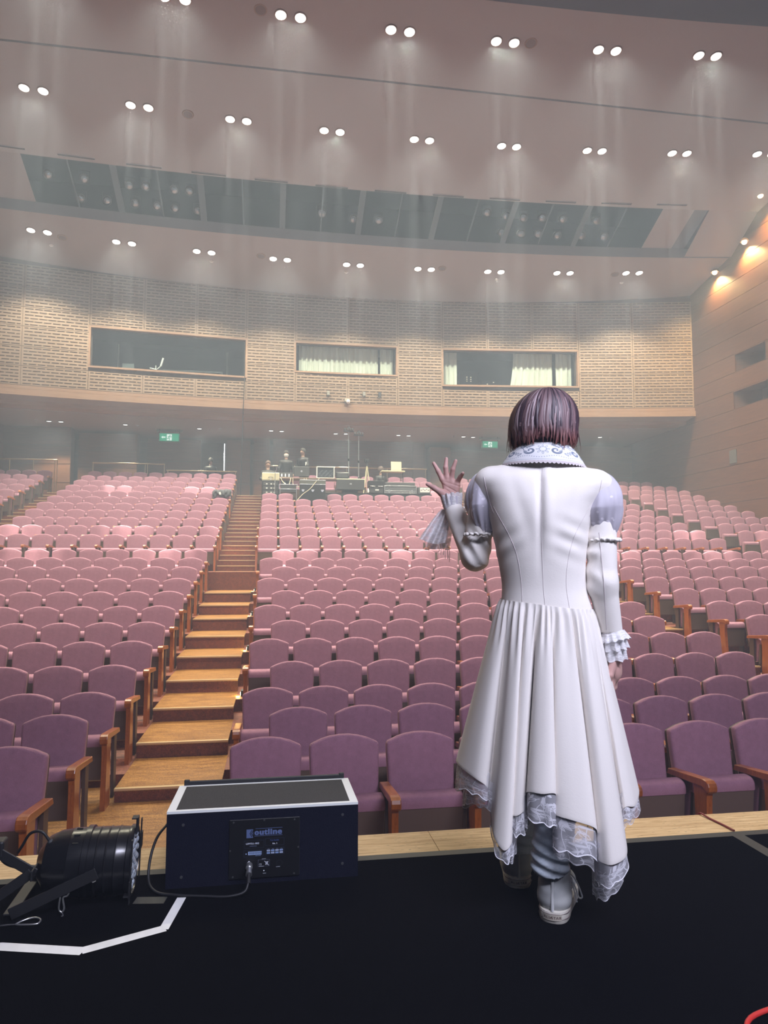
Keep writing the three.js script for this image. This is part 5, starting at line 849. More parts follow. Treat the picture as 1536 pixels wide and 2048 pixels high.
  // lowered right hand, fingers relaxed below the lace
  const w = ARM.wR, fr = [[-0.014, -0.045, 0.012], [-0.005, -0.05, 0.0], [0.004, -0.05, -0.012], [0.012, -0.045, -0.024]];
  const handR = (p) => { let d = smin(capsule(p, w, [w[0] + 0.002, w[1] - 0.07, w[2] - 0.006], 0.022, 0.02), ellipsoid(p, [w[0], w[1] - 0.06, w[2] - 0.006], [0.017, 0.045, 0.034]), 0.015); fr.forEach(([dx, dy, dz], i) => { const b = [w[0] + dx * 0.5, w[1] - 0.085, w[2] - 0.006 + dz * 1.15], m = [b[0] - 0.004, b[1] - 0.036, b[2] + 0.002], e = [m[0] - 0.014, m[1] - 0.026 + Math.abs(i - 1.3) * 0.006, m[2] + 0.006]; d = smin(d, smin(capsule(p, b, m, 0.0092, 0.0082), capsule(p, m, e, 0.0082, 0.0062), 0.004), 0.006); }); d = smin(d, smin(capsule(p, [w[0] - 0.008, w[1] - 0.04, w[2] + 0.026], [w[0] - 0.016, w[1] - 0.075, w[2] + 0.036], 0.012, 0.0095), capsule(p, [w[0] - 0.016, w[1] - 0.075, w[2] + 0.036], [w[0] - 0.02, w[1] - 0.10, w[2] + 0.032], 0.0095, 0.007), 0.004), 0.008); return d; };
  parts.push(sdfMesh(handR, [0.16, 0.60, -0.10], [0.28, 0.80, 0.05], 0.003));
  mesh('body', join(parts), WM.skin, who).userData.label = 'raised bare hand, wrist and neck';
}
{ // coat bodice and its seams
  const c = mesh('coat_bodice', sdfMesh(coatD, [-0.26, 0.85, -0.16], [0.26, 1.44, 0.16], 0.0062), WM.coat, who);
  const seam = (pts, r = 0.0006) => mesh('seam', tubeGeo(new THREE.SplineCurve(pts.map((p) => new THREE.Vector2(...p))).getPoints(36).map((v) => [v.x, v.y, zOn(v.x, v.y) + 0.0004]), r, 90, 5), WM.seam, c);
  seam([[0.012, 1.365], [0.009, 1.28], [0.006, 1.18], [0.006, 1.08], [0.008, 0.99], [0.012, 0.928]]);
  seam([[-0.142, 1.235], [-0.118, 1.19], [-0.092, 1.14], [-0.070, 1.08], [-0.058, 1.0], [-0.056, 0.936]]);
  seam([[0.150, 1.225], [0.124, 1.18], [0.100, 1.13], [0.082, 1.06], [0.076, 0.99], [0.084, 0.92]]);
  seam([[-0.172, 1.332], [-0.166, 1.30], [-0.154, 1.25], [-0.142, 1.215]], 0.0008); seam([[0.190, 1.312], [0.180, 1.27], [0.162, 1.22], [0.150, 1.20]], 0.0008);
  // right sleeve, hanging
  const wr = (p, k) => 0.0035 * Math.sin(p[1] * 95 + p[0] * 50) * k;
  const slR = (p) => { let d = smin(capsule(p, [0.190, 1.20, 0], ARM.eR, 0.047, 0.046), capsule(p, ARM.eR, [0.216, 0.83, -0.022], 0.046, 0.034), 0.02); d += wr(p, gs(p[1] - 1.0, 0.05) * gs(p[0] - 0.14, 0.05)) + 0.004 * Math.sin(p[1] * 120) * gs(p[1] - 1.10, 0.05) * gs(p[0] - 0.15, 0.03); return Math.max(d, 0.838 - p[1]); };
  const sr = mesh('sleeve', sdfMesh(slR, [0.12, 0.82, -0.09], [0.26, 1.27, 0.09], 0.006), WM.coat, who);
  mesh('seam', tubeGeo([1.15, 1.08, 1.0, 0.93, 0.85].map((y) => { const x = 0.188 + (1.0 - y) * 0.06; return [x, y, zOn(x, y, slR, 0.1) + 0.0002]; }), 0.0011, 40, 5), WM.seam, sr);
  // left sleeve, bent up at the elbow
  const a = ARM.eL, b = [-0.292, 1.24, -0.150];
  const slL = (p) => {
    let d = capsule(p, [-0.180, 1.24, -0.02], a, 0.047, 0.047); const f = capsule(p, a, b, 0.047, 0.033); d = smin(d, f, 0.012);
    const k = gs(Math.hypot(p[0] - a[0] - 0.01, p[1] - a[1] - 0.035), 0.075); d += 0.0045 * Math.sin((p[0] * 0.9 + p[1] * 0.5) * 150) * k * (p[1] > a[1] - 0.03 ? 1 : 0.4);
    d += 0.004 * gs((p[0] + 0.235) * 0.6 + (p[1] - 1.155) * 0.5, 0.008) * gs(p[1] - 1.15, 0.05);
    return d;
  };
  mesh('sleeve', sdfMesh(slL, [-0.36, 1.02, -0.22], [-0.12, 1.30, 0.05], 0.006), WM.coat, who);
  // puffs of sheer organza, gathered top and bottom
  const puff = (c0, r, tilt, name) => { const fn = (p) => { const x = p[0] - c0[0], y = p[1] - c0[1], z = p[2] - c0[2], X = x * Math.cos(tilt) + y * Math.sin(tilt), Y = -x * Math.sin(tilt) + y * Math.cos(tilt), an = Math.atan2(z, X), t = Math.abs(Y) / r[1], pinch = 1 - 0.28 * Math.max(0, -Y / r[1]); let d = ellipsoid([X / pinch, Y, z / pinch], [0, 0, 0], r); d += 0.0036 * Math.sin(an * 17 + Y * 18) * (Y < 0 ? 0.3 + t * t : 0.3 * (1 - t)) + 0.005 * (1 - 0.6 * t) * Math.sin(an * 5 + 1.3 + Y * 14) + 0.003 * Math.sin(Y * 52 + an * 3) * (1 - t); return Math.max(d, -Y - r[1] * 0.86); };
    return mesh(name, sdfMesh(fn, [c0[0] - 0.12, c0[1] - 0.15, c0[2] - 0.12], [c0[0] + 0.12, c0[1] + 0.15, c0[2] + 0.12], 0.0055), WM.organza, who); };
  puff([-0.176, 1.245, -0.022], [0.060, 0.112, 0.072], 0.06, 'puff_sleeve').userData.label = 'sheer dotted organza puff on the raised arm'; puff([0.194, 1.228, -0.012], [0.068, 0.116, 0.078], 0.05, 'puff_sleeve').userData.label = 'sheer dotted organza puff on the lowered arm';
  const band = (c0, rx, rz, n) => tubeGeo(Array.from({ length: n + 1 }, (_, i) => { const t = i / n * Math.PI * 2; return [c0[0] + Math.cos(t) * (rx + 0.003 * Math.sin(t * 19)), c0[1] + 0.003 * Math.sin(t * 23), c0[2] + Math.sin(t) * (rz + 0.003 * Math.sin(t * 19))]; }), 0.0048, 160, 6);
  mesh('sleeve_band', band([0.196, 1.128, 0.0], 0.051, 0.052, 40), WM.coat, who); mesh('sleeve_band', band([-0.193, 1.150, -0.02], 0.050, 0.05, 40), WM.coat, who);
}
{ // gathered skirt with a pointed hem; control points: waist angle, hem x, hem z, hem y
  const C = [];
  const add = (ang, x, z, y) => C.push([ang, x, z, y]);
  // angles: 0 faces the camera, negative to the left
  add(-2.9, -0.05, -0.22, 0.36); add(-2.3, -0.2, -0.19, 0.38); add(-1.85, -0.275, -0.09, 0.40);
  add(-1.5, -0.2739, 0, 0.4186); add(-1.3, -0.2504, 0.07, 0.4207); add(-1.12, -0.2042, 0.125, 0.4090); add(-1, -0.1683, 0.13, 0.3878); add(-0.92, -0.1658, 0.085, 0.3478);
  add(-0.84, -0.1557, 0.12, 0.2981); add(-0.76, -0.1460, 0.175, 0.2623); add(-0.67, -0.1157, 0.2, 0.2335); add(-0.58, -0.0935, 0.185, 0.2513); add(-0.53, -0.0994, 0.12, 0.2632);
  add(-0.48, -0.1093, 0.13, 0.3031); add(-0.42, -0.1002, 0.165, 0.3211); add(-0.34, -0.0779, 0.18, 0.3262); add(-0.27, -0.0581, 0.165, 0.3360); add(-0.23, -0.0543, 0.085, 0.3246); add(-0.2, -0.0539, 0.1, 0.3571);
  add(-0.15, -0.0462, 0.18, 0.3956); add(-0.02, -0.0057, 0.205, 0.4004); add(0.12, 0.0316, 0.19, 0.3987); add(0.16, 0.0295, 0.13, 0.3545); add(0.19, 0.0220, 0.14, 0.3306);
  add(0.26, 0.0345, 0.185, 0.3367); add(0.42, 0.0859, 0.195, 0.3284); add(0.56, 0.1417, 0.175, 0.3052); add(0.62, 0.1464, 0.105, 0.2471); add(0.67, 0.1427, 0.115, 0.2127);
  add(0.75, 0.1547, 0.155, 0.2086); add(0.88, 0.1855, 0.17, 0.2085); add(1.02, 0.2274, 0.13, 0.2214); add(1.09, 0.2332, 0.06, 0.2540); add(1.15, 0.2261, 0.055, 0.3148);
  add(1.25, 0.2367, 0.07, 0.3384); add(1.42, 0.2687, 0.03, 0.3335); add(1.8, 0.285, -0.08, 0.36); add(2.3, 0.2, -0.19, 0.36); add(2.9, 0.06, -0.22, 0.36);
  const n = C.length, cr = (a, b, c, d, t) => 0.5 * (2 * b + (c - a) * t + (2 * a - 5 * b + 4 * c - d) * t * t + (3 * b - a - 3 * c + d) * t * t * t);
  const sample = (u) => { const s = u * (n - 1), i = Math.min(n - 2, Math.floor(s)), t = s - i, q = (k) => C[Math.max(0, Math.min(n - 1, k))]; return [0, 1, 2, 3].map((k) => cr(q(i - 1)[k], q(i)[k], q(i + 1)[k], q(i + 2)[k], t)); };
  const cols = 300, wr = (ang) => Math.pow(Math.pow(Math.abs(Math.sin(ang)) / 0.1435, 2.35) + Math.pow(Math.abs(Math.cos(ang)) / 0.1125, 2.35), -1 / 2.35), waist = (ang) => [0.016 + wr(ang) * Math.sin(ang), 0.928 - 0.0145 * Math.sin(ang), wr(ang) * Math.cos(ang)];
  const at = (u, t, drop = 0, inset = 0) => {
    const [ang, x, z, y] = sample(u), w = waist(ang), e = Math.pow(t, 0.92), ru = 0.0042 * Math.sin(ang * 40 + Math.sin(ang * 7) * 1.5) * Math.exp(-Math.pow((t - 0.06) / 0.16, 2)) * Math.min(1, t / 0.03), f = Math.pow(t, 0.85);
    const sx = w[0] + (x - w[0]) * e, szs = w[2] + (0.225 * Math.cos(ang) - w[2]) * e, sz = szs + (z - 0.225 * Math.cos(ang)) * f;
    const k = 1 - inset; return [w[0] * (1 - k) * 0 + sx * k + ru * Math.sin(ang), w[1] + (y - w[1]) * t - drop, sz * k + ru * Math.cos(ang) + 0.004 * Math.sin(t * Math.PI) * Math.sin(ang * 9)];
  };
  const grid = []; for (let i = 0; i <= 60; i++) grid.push(Array.from({ length: cols + 1 }, (_, j) => at(j / cols, i / 60)));
  grid.push(Array.from({ length: cols + 1 }, (_, j) => at(j / cols, 1, 0.001, 0.008))); grid.push(Array.from({ length: cols + 1 }, (_, j) => at(j / cols, 0.95, 0, 0.010)));
  const sg = surface(grid), uv = sg.attributes.uv; for (let i = 0; i < uv.count; i++) uv.setXY(i, uv.getX(i) * 1.6, uv.getY(i) * 0.55);
  const sk = mesh('skirt', sg, WM.coat, who);
  // lace underskirt below the hem
  const lg = []; for (let i = 0; i <= 10; i++) lg.push(Array.from({ length: cols + 1 }, (_, j) => { const u = j / cols, t = i / 10, [ang] = sample(u), p = at(u, 0.93 + 0.07 * Math.min(1, t * 2), 0, 0.02), dr = 0.088 * Math.max(0, t * 1.25 - 0.25) * (0.75 + 0.35 * Math.sin(ang * 3 + 0.8)) + (t > 0.9 ? 0.004 * Math.sin(u * 260) : 0); return [p[0] * (1 + 0.02 * t) + 0.003 * Math.sin(u * 170) * t, p[1] - dr, p[2] + 0.004 * Math.sin(u * 210 + 1) * t]; }));
  const lgG = surface(lg), luv = lgG.attributes.uv; for (let i = 0; i < luv.count; i++) luv.setXY(i, luv.getX(i) * 3.2, 1 - luv.getY(i) + 0.0);
  mesh('lace_hem', lgG, WM.lace, who).userData.label = 'sheer floral lace edging below the hem';
  mesh('lace_cord', tubeGeo(lg[10].slice(30, 271).filter((_, i) => i % 2 === 0), 0.0013, 480, 5), S({ color: lin(0.8, 0.8, 0.84), roughness: 0.6 }), who);
  const lg2 = lg.map((r, i) => r.map((p, j) => [p[0] * 0.93 + 0.004, p[1] - 0.02 - 0.03 * Math.sin(j / cols * 9 + 1), p[2] * 0.82]));
  const l2 = surface(lg2), l2u = l2.attributes.uv; for (let i = 0; i < l2u.count; i++) l2u.setXY(i, l2u.getX(i) * 2.7 + 0.4, 1 - l2u.getY(i));
  mesh('lace_hem', l2, WM.lace, who).userData.label = 'second inner lace layer';
}
{ // embroidered collar
  const tx = canvasTex(1024, 256, (c, w, h) => {
    c.fillStyle = '#e9eaee'; c.fillRect(0, 0, w, h); c.lineCap = 'round';
    const scroll = (x, y, s, f, col) => { c.strokeStyle = col; for (let k = 0; k < 3; k++) { c.lineWidth = 7 - k; c.beginPath(); for (let t = 0; t < 1; t += 0.03) { const a = t * 8, r = (1 - t) * (34 - k * 6) * s; const px = x + f * (Math.cos(a) * r + t * 8), py = y + Math.sin(a) * r * 0.9; t ? c.lineTo(px, py) : c.moveTo(px, py); } c.stroke(); } c.lineWidth = 5; c.beginPath(); c.moveTo(x + f * 34 * s, y); c.bezierCurveTo(x + f * 52 * s, y - 46 * s, x + f * 90 * s, y - 30 * s, x + f * 104 * s, y + 6 * s); c.stroke(); for (let k = 0; k < 4; k++) { c.beginPath(); c.ellipse(x + f * (52 + k * 17) * s, y + (26 - k * 8) * s, 11 * s, 4 * s, f * (0.7 - k * 0.3), 0, 7); c.stroke(); } };
    for (const f of [-1, 1]) { scroll(512 + f * 90, 150, 1.45, f, '#717d90'); scroll(512 + f * 250, 160, 1.3, f, '#77839a'); scroll(512 + f * 370, 150, 1.0, f, '#717d90'); scroll(512 + f * 170, 92, 0.9, -f, '#8791a3'); scroll(512 + f * 310, 96, 0.8, -f, '#8791a3'); }
    c.strokeStyle = '#9aa4b2'; c.lineWidth = 4; c.beginPath(); c.arc(512, 140, 26, 0, 7); c.stroke(); for (let k = 0; k < 8; k++) { c.beginPath(); c.ellipse(512 + Math.cos(k * 0.785) * 36, 140 + Math.sin(k * 0.785) * 36, 14, 6, k * 0.785, 0, 7); c.stroke(); }
    c.fillStyle = '#9aa5b4'; for (let k = 0; k < 60; k++) { c.beginPath(); c.arc(40 + k * 16, 212 + 8 * Math.sin(k * 0.5), 3.5, 0, 7); c.fill(); }
    c.strokeStyle = '#a9afb9'; c.lineWidth = 3; c.beginPath(); c.moveTo(0, 240); c.lineTo(w, 240); c.stroke();
  });
  const row = (t) => Array.from({ length: 81 }, (_, j) => { const a = -1.95 + 3.9 * j / 80, e = Math.pow(t, 0.8), rx = 0.074 + (0.136 - 0.074) * e, rz = 0.073 + (0.096 - 0.073) * e, yb = 1.442 - 0.012 * (1 - Math.cos(a)) - (0.066 + 0.004 * Math.cos(a)) * Math.pow(t, 1.3) - 0.012 * Math.max(0, Math.abs(a) - 1.2) * t - 0.006 * Math.sin(a) * t; return [0.014 + rx * Math.sin(a), yb, 0.002 + rz * Math.cos(a) + 0.003 * Math.sin(t * 3.14)]; });
  const rows = []; for (let i = 0; i <= 10; i++) rows.push(row(i / 10)); const inner = []; for (let i = 10; i >= 0; i--) inner.push(row(i / 10).map(([x, y, z]) => [0.014 + (x - 0.014) * 0.975, y - 0.002, z * 0.975]));
  const og = surface(rows), ou = og.attributes.uv; for (let i = 0; i < ou.count; i++) ou.setY(i, 1 - ou.getY(i));
  const col = mesh('collar', og, S({ map: tx, roughness: 0.7, side: THREE.DoubleSide }), who); col.userData.label = 'white turned-down collar with silver scroll embroidery';
  mesh('collar_lining', surface(inner), WM.coat, col);
  const edge = row(1), teeth = []; { const up = [], dn = []; for (let j = 0; j <= 320; j++) { const s = j / 4, a = Math.min(79, Math.floor(s)), f = s - a, p = edge[a].map((v, k) => v + (edge[a + 1][k] - v) * f); up.push([p[0], p[1] + 0.002, p[2]]); dn.push([p[0] * 1.01, p[1] - 0.0035 - 0.0045 * Math.abs(Math.sin(s * 1.57)), p[2] * 1.012]); } teeth.push(surface([up, dn])); }
  mesh('scalloped_lace', join(teeth), S({ color: lin(0.66, 0.60, 0.62), roughness: 0.8, side: THREE.DoubleSide }), col);
}
{ // cuffs
  const ring = (c0, ax, r0, r1, h, waves, amp, n = 90, rows = 8) => { const up = V(...ax).normalize(), e1 = V(0, 0, 1).cross(up).normalize(), e2 = up.clone().cross(e1), g = []; for (let i = 0; i <= rows; i++) { const t = i / rows; g.push(Array.from({ length: n + 1 }, (_, j) => { const a = j / n * Math.PI * 2, r = r0 + (r1 - r0) * t + amp * t * Math.sin(a * waves) + amp * 0.4 * t * Math.sin(a * waves * 2.7 + 1), p = V(...c0).addScaledVector(up, h * t + amp * 0.6 * t * Math.sin(a * waves + 1)).addScaledVector(e1, Math.cos(a) * r).addScaledVector(e2, Math.sin(a) * r); return p.toArray(); })); } const q = surface(g), u = q.attributes.uv; for (let i = 0; i < u.count; i++) u.setXY(i, u.getX(i) * 0.8, 1 - u.getY(i)); return q; };
  const laceThick = P({ color: lin(0.84, 0.83, 0.85), roughness: 0.7, transparent: true, alphaMap: tex(128, 128, (u, v) => 0.62 + 0.3 * fbm(u, v, 10, 10, 3, 33) + (fbm(u, v, 14, 14, 2, 36) > 0.6 ? 0.2 : 0), false, 2, 2), side: THREE.DoubleSide });
  mesh('lace_cuff', ring([-0.297, 1.246, -0.155], [-0.12, 1, -0.08], 0.032, 0.037, 0.052, 11, 0.0035), laceThick, who); mesh('lace_cuff', ring([-0.296, 1.244, -0.155], [-0.12, 1, -0.08], 0.031, 0.034, 0.042, 9, 0.002), WM.organza, who);
  // bell ruffle falling from the raised wrist
  const bell = (c0, dir, side, len, w0, w1, seed) => { const g = []; for (let i = 0; i <= 14; i++) { const t = i / 14; g.push(Array.from({ length: 61 }, (_, j) => { const s = j / 60 - 0.5, w = w0 + (w1 - w0) * Math.pow(t, 0.7); return [c0[0] + dir[0] * t * len + side[0] * s * w + 0.003 * Math.sin(s * 14 + seed) * t, c0[1] + dir[1] * t * len + side[1] * s * w - 0.006 * t * Math.sin(s * 5 + seed), c0[2] + dir[2] * t * len + 0.013 * Math.sin(s * 15 + seed) * (0.3 + t)]; })); } const q = surface(g), u = q.attributes.uv; for (let i = 0; i < u.count; i++) u.setXY(i, u.getX(i) * 0.5 + seed * 0.1, 1 - u.getY(i)); return q; };
  mesh('cuff_ruffle', bell([-0.322, 1.246, -0.165], [-0.45, -1, 0.1], [1, -0.1], 0.115, 0.035, 0.095, 1.0), laceThick, who).userData.label = 'sheer ruffle falling from the raised cuff'; mesh('cuff_ruffle', bell([-0.318, 1.244, -0.18], [-0.3, -1, -0.1], [1, -0.15], 0.135, 0.04, 0.085, 2.6), laceThick, who); mesh('cuff_ruffle', bell([-0.262, 1.252, -0.165], [0.5, -0.25, -0.2], [0.1, 0.8], 0.045, 0.03, 0.05, 0.6), laceThick, who);
  mesh('cuff_fringe', join(Array.from({ length: 9 }, (_, k) => tubeGeo([[-0.352 + k * 0.0048, 1.128 - k * 0.003, -0.165], [-0.350 + k * 0.005 + rnd(-0.004, 0.004), 1.112 - k * 0.003, -0.16], [-0.352 + k * 0.005 + rnd(-0.006, 0.006), 1.092 - k * 0.0032 + rnd(-0.008, 0.008), -0.163]], 0.0008, 8, 4))), S({ color: lin(0.7, 0.64, 0.6) }), who);
  // right cuff frills
  mesh('lace_cuff', ring([0.216, 0.84, -0.022], [0.06, -1, -0.08], 0.033, 0.039, 0.085, 7, 0.004), laceThick, who); mesh('lace_cuff', ring([0.218, 0.838, -0.022], [0.12, -1, -0.05], 0.034, 0.042, 0.05, 9, 0.005), laceThick, who);
  mesh('lace_cuff', ring([0.219, 0.842, -0.022], [0.2, -1, 0.1], 0.035, 0.046, 0.030, 12, 0.004), laceThick, who);
}
{ // jeans
  const leg = (a, k, b, r0, r1, seed) => (p) => { let d = smin(capsule(p, a, k, 0.098, r0), capsule(p, k, b, r0, r1), 0.02); const y = p[1] - b[1]; d += 0.0055 * Math.sin(y * 190 + p[0] * 60 + seed) * gs(y - 0.035, 0.055) + 0.003 * Math.sin(y * 95 + p[0] * 90 + seed) * gs(y - 0.14, 0.07); return Math.max(d, b[1] - 0.018 - p[1]); };
  mesh('jeans_leg', sdfMesh(leg([0.075, 0.62, 0.0], [0.048, 0.42, 0.04], [0.014, 0.145, 0.056], 0.068, 0.056, 1), [-0.08, 0.11, -0.12], [0.2, 0.62, 0.16], 0.0062), WM.jeans, who); mesh('jeans_leg', sdfMesh(leg([-0.055, 0.62, -0.02], [-0.068, 0.42, -0.08], [-0.085, 0.125, -0.146], 0.068, 0.054, 4), [-0.2, 0.085, -0.25], [0.07, 0.62, 0.1], 0.0075), WM.jeans, who);
}
function shoe(pos, turn) { // high canvas shoe, heel at the origin, toe along -z
  const g = group('shoe', pos, turn, who);
  const up = (p) => { let d = smin(capsule(p, [0, 0.058, -0.048], [0, 0.046, -0.195], 0.044, 0.036), capsule(p, [0, 0.06, -0.05], [0.002, 0.135, -0.052], 0.045, 0.047), 0.03); d = smin(d, ellipsoid(p, [0, 0.045, -0.205], [0.043, 0.034, 0.045]), 0.02); d += 0.0016 * Math.sin(p[1] * 130 + p[2] * 40) * gs(p[1] - 0.10, 0.03); return Math.max(d, 0.012 - p[1], p[1] - 0.142 - 0.1 * (p[2] + 0.05)); };
  const u = mesh('upper', sdfMesh(up, [-0.07, 0.0, -0.27], [0.07, 0.165, 0.02], 0.0052), WM.canvas, g);
  const out = new THREE.Shape(); out.moveTo(0, 0.004); out.bezierCurveTo(0.034, 0.004, 0.042, -0.02, 0.042, -0.06); out.bezierCurveTo(0.04, -0.11, 0.05, -0.15, 0.05, -0.19); out.bezierCurveTo(0.048, -0.24, 0.02, -0.258, 0, -0.258); out.bezierCurveTo(-0.02, -0.258, -0.046, -0.24, -0.046, -0.19); out.bezierCurveTo(-0.044, -0.14, -0.04, -0.11, -0.042, -0.06); out.bezierCurveTo(-0.042, -0.02, -0.034, 0.004, 0, 0.004);
  const so = new THREE.ExtrudeGeometry(out, { depth: 0.028, bevelEnabled: true, bevelThickness: 0.003, bevelSize: 0.003, bevelSegments: 2, curveSegments: 14 }); const q = so.attributes.position; for (let i = 0; i < q.count; i++) q.setXYZ(i, q.getX(i), q.getZ(i) + 0.003, q.getY(i)); so.index || so.computeVertexNormals();
  mesh('sole', crease(so, 0.7), WM.rubber, g);
  for (const y of [0.012, 0.027]) mesh('sole_stripe', tubeGeo(Array.from({ length: 25 }, (_, i) => { const t = -1.5 + 3 * i / 24; return [Math.sin(t) * 0.0452, y, -0.04 + Math.cos(t) * 0.0478]; }), 0.0012, 60, 5), S({ color: lin(0.16, 0.12, 0.12) }), g);
  const tx = canvasTex(256, 96, (c) => { c.fillStyle = '#b9b2a4'; c.fillRect(0, 0, 256, 96); c.fillStyle = '#5a4744'; c.font = 'bold 58px sans-serif'; c.textAlign = 'center'; c.textBaseline = 'middle'; c.fillText('ALL', 62, 50); c.fillText('STAR', 184, 50); c.font = 'bold 40px sans-serif'; c.beginPath(); for (let i = 0; i < 10; i++) { const r = i % 2 ? 8 : 20, a = i * Math.PI / 5 - Math.PI / 2; c.lineTo(115 + Math.cos(a) * r, 50 + Math.sin(a) * r); } c.fill(); });
  const patch = []; for (let i = 0; i <= 4; i++) patch.push(Array.from({ length: 13 }, (_, j) => { const t = -0.62 + 1.24 * j / 12; return [Math.sin(t) * 0.0468, 0.010 + i / 4 * 0.017, -0.04 + Math.cos(t) * 0.0492]; }));
  mesh('heel_patch', surface(patch), S({ map: tx, roughness: 0.6, side: THREE.DoubleSide }), g);
  mesh('heel_strip', tubeGeo([[0, 0.034, 0.002], [0, 0.07, 0.0], [0.001, 0.10, -0.004], [0.002, 0.135, -0.004]], 0.0055, 20, 6), S({ color: lin(0.55, 0.56, 0.56), roughness: 0.8 }), u);
  const st = canvasTex(128, 128, (c) => { c.fillStyle = '#cfd3d6'; c.fillRect(0, 0, 128, 128); c.strokeStyle = '#6d7480'; c.lineWidth = 5; c.beginPath(); c.arc(64, 64, 54, 0, 7); c.stroke(); c.fillStyle = '#3d4350'; c.beginPath(); for (let i = 0; i < 10; i++) { const r = i % 2 ? 13 : 34, a = i * Math.PI / 5 - Math.PI / 2; c.lineTo(64 + Math.cos(a) * r, 64 + Math.sin(a) * r); } c.fill(); });
  const sp = mesh('ankle_patch', new THREE.CircleGeometry(0.019, 24), S({ map: st, roughness: 0.7, side: THREE.DoubleSide }), g); sp.position.set(0.0492, 0.098, -0.050); sp.rotation.y = Math.PI / 2 - 0.12;
  const lw = S({ color: lin(0.72, 0.75, 0.78), roughness: 0.8 });
  mesh('shoelace', [tubeGeo([[0.035, 0.12, -0.085], [0.055, 0.105, -0.08], [0.075, 0.07, -0.07], [0.078, 0.055, -0.07], [0.07, 0.052, -0.072], [0.055, 0.08, -0.085], [0.035, 0.11, -0.09]], 0.0024, 40, 6), tubeGeo([[0.036, 0.118, -0.088], [0.05, 0.08, -0.085], [0.058, 0.05, -0.08], [0.062, 0.036, -0.078]], 0.0022, 30, 6)], lw, g);
  for (let k = 0; k < 5; k++) mesh('lace_row', tubeGeo([[-0.02, 0.128 - k * 0.013, -0.098 - k * 0.016], [0, 0.134 - k * 0.013, -0.101 - k * 0.016], [0.02, 0.128 - k * 0.013, -0.098 - k * 0.016]], 0.003, 10, 5), lw, g);
  return g;
}
shoe([0.018, 0, 0.10], -0.16).userData.label = 'near white canvas high-top shoe';
shoe([-0.086, 0, -0.106], 0.12).userData.label = 'far white canvas high-top shoe';
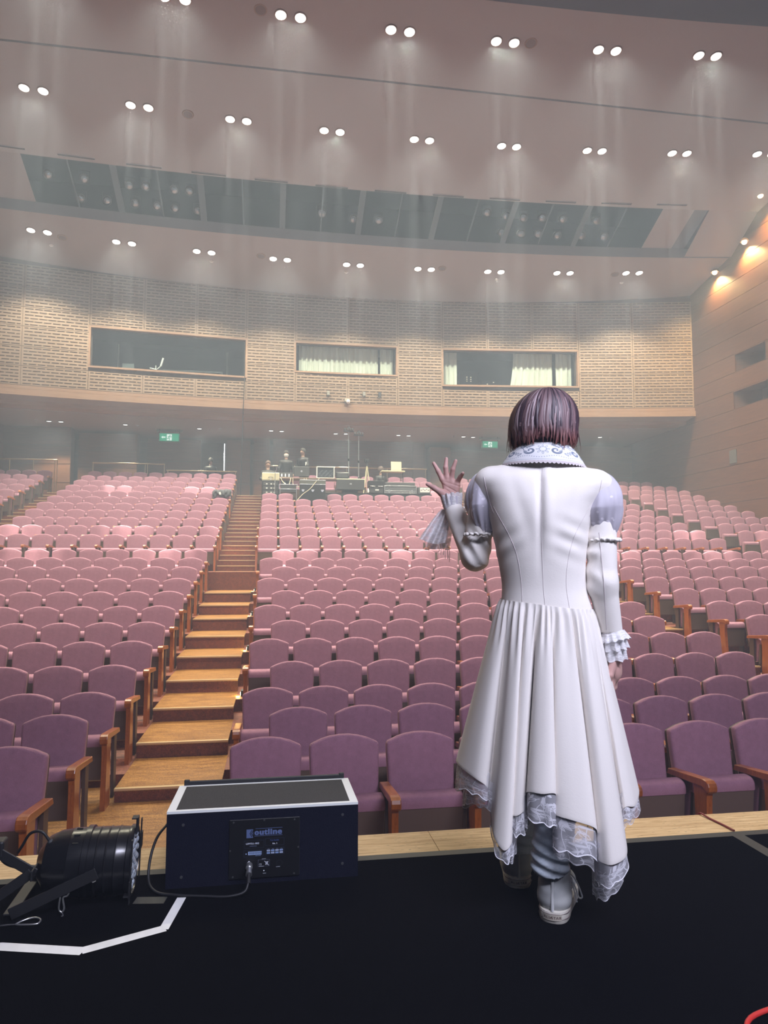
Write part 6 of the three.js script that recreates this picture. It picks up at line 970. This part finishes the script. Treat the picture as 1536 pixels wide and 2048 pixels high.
{ // bobbed hair: dark under-shell and several hundred tapered locks
  const hc = [0.016, 1.505, 0.006];
  mesh('hair_base', sdfMesh((p) => { let d = ellipsoid(p, [hc[0], hc[1] + 0.008, hc[2]], [0.094, 0.102, 0.104]); d = smin(d, capsule(p, [hc[0], 1.49, 0.012], [hc[0], 1.432, 0.02], 0.085, 0.062), 0.03); return Math.max(d, 1.43 - p[1], -0.045 - p[2] - Math.max(0, p[1] - 1.53) * 2); }, [-0.12, 1.39, -0.14], [0.15, 1.64, 0.15], 0.008), S({ color: lin(0.018, 0.012, 0.015), roughness: 0.6 }), who).userData.label = 'dark under-layer of the hair';
  const pos = [], col = [], idx = [], nor = [];
  const crown = [0.034, 1.612, 0.012], R = [0.103, 0.112, 0.113];
  const N = 680, SEG = 15;
  for (let k = 0; k < N; k++) {
    const phi = (k < 470 ? rnd(-1.75, 1.75) : rnd(-2.5, 2.5)), lay = rnd(), len = 1.426 + 0.030 * lay * lay + 0.006 * Math.sin(phi * 7) + (Math.abs(phi) < 0.30 ? 0.018 : 0) - (phi < -0.9 ? 0.010 : 0) - (k > 640 ? 0.018 : 0), w = rnd(0.0022, 0.0062), lift = 1 + rnd(-0.04, 0.055) + 0.02 * (1 - lay), drift = rnd(-0.34, 0.34) + (phi > -0.2 ? 0.16 : -0.16), wob = rnd(6.3), tone = rnd(), pale = rnd();
    const mid = tone < 0.36 ? [0.055, 0.036, 0.048] : tone < 0.75 ? [0.15, 0.092, 0.10] : pale > 0.5 ? [0.42, 0.33, 0.35] : [0.25, 0.165, 0.175], tip = tone < 0.5 ? [0.19, 0.065, 0.06] : [0.31, 0.125, 0.105], root = tone > 0.7 ? [0.10, 0.06, 0.065] : [0.03, 0.02, 0.024], brown = phi < -0.9 ? 1 : 0;
    const base = pos.length / 3, pts = [];
    for (let i = 0; i <= SEG; i++) {
      const t = i / SEG, arcT = Math.min(1, t / 0.62), al = 0.06 + arcT * 1.62, ph = phi + drift * t * (1 - 0.3 * t) + 0.05 * Math.sin(t * 5 + wob), sp = Math.sin(Math.min(al, 1.57));
      let x = hc[0] + R[0] * lift * sp * Math.sin(ph) + (crown[0] - hc[0]) * (1 - arcT), z = hc[2] + R[2] * lift * sp * Math.cos(ph), y = hc[1] + R[1] * (lift * 0.5 + 0.5) * Math.cos(Math.min(al, 1.62));
      if (t > 0.62) { const q = (t - 0.62) / 0.38, y0 = hc[1] - 0.008; y = y0 + (len - y0) * q; const tuck = 1 - (k > 640 ? -0.06 : 0.12) * q * q + 0.07 * Math.sin(wob + q * 3) * q; x = hc[0] + (x - hc[0]) * tuck; z = hc[2] + (z - hc[2]) * (1 - 0.24 * q * q); }
      pts.push(V(x, y, z));
    }
    for (let i = 0; i <= SEG; i++) {
      const t = i / SEG, p = pts[i], dir = pts[Math.min(SEG, i + 1)].clone().sub(pts[Math.max(0, i - 1)]).normalize(), out = V(p.x - hc[0], (p.y - hc[1]) * 0.4 + 0.02, p.z - hc[2]).normalize(), side = dir.clone().cross(out).normalize(), ww = w * (0.35 + 0.65 * Math.sin(Math.min(1, t * 1.6) * 1.57)) * (t > 0.72 ? 1 - 0.85 * (t - 0.72) / 0.28 : 1);
      let c = t < 0.35 ? mixc(root, mid, t / 0.35) : t < 0.72 ? mid : mixc(mid, tip, (t - 0.72) / 0.28); if (brown) c = mixc(c, [0.17, 0.085, 0.05], 0.55);
      for (const s of [-1, 0, 1]) { const v = p.clone().addScaledVector(side, s * ww).addScaledVector(out, s ? 0 : ww * 0.45); pos.push(v.x, v.y, v.z); col.push(...c); const nn = out.clone().addScaledVector(side, s * 0.55).normalize(); nor.push(nn.x, nn.y, nn.z); }
      if (i < SEG) { const b = base + i * 3; for (const s of [0, 1]) idx.push(b + s, b + s + 1, b + s + 3, b + s + 1, b + s + 4, b + s + 3); }
    }
  }
  const g = new THREE.BufferGeometry(); g.setAttribute('position', new THREE.Float32BufferAttribute(pos, 3)); g.setAttribute('normal', new THREE.Float32BufferAttribute(nor, 3)); g.setAttribute('color', new THREE.Float32BufferAttribute(col, 3)); g.setIndex(idx);
  mesh('hair', g, P({ vertexColors: true, roughness: 0.42, specularIntensity: 0.8, side: THREE.DoubleSide }), who).userData.label = 'chin-length bobbed hair, dark roots, mauve lengths, reddish tips';
}

renderer.render(scene, camera);
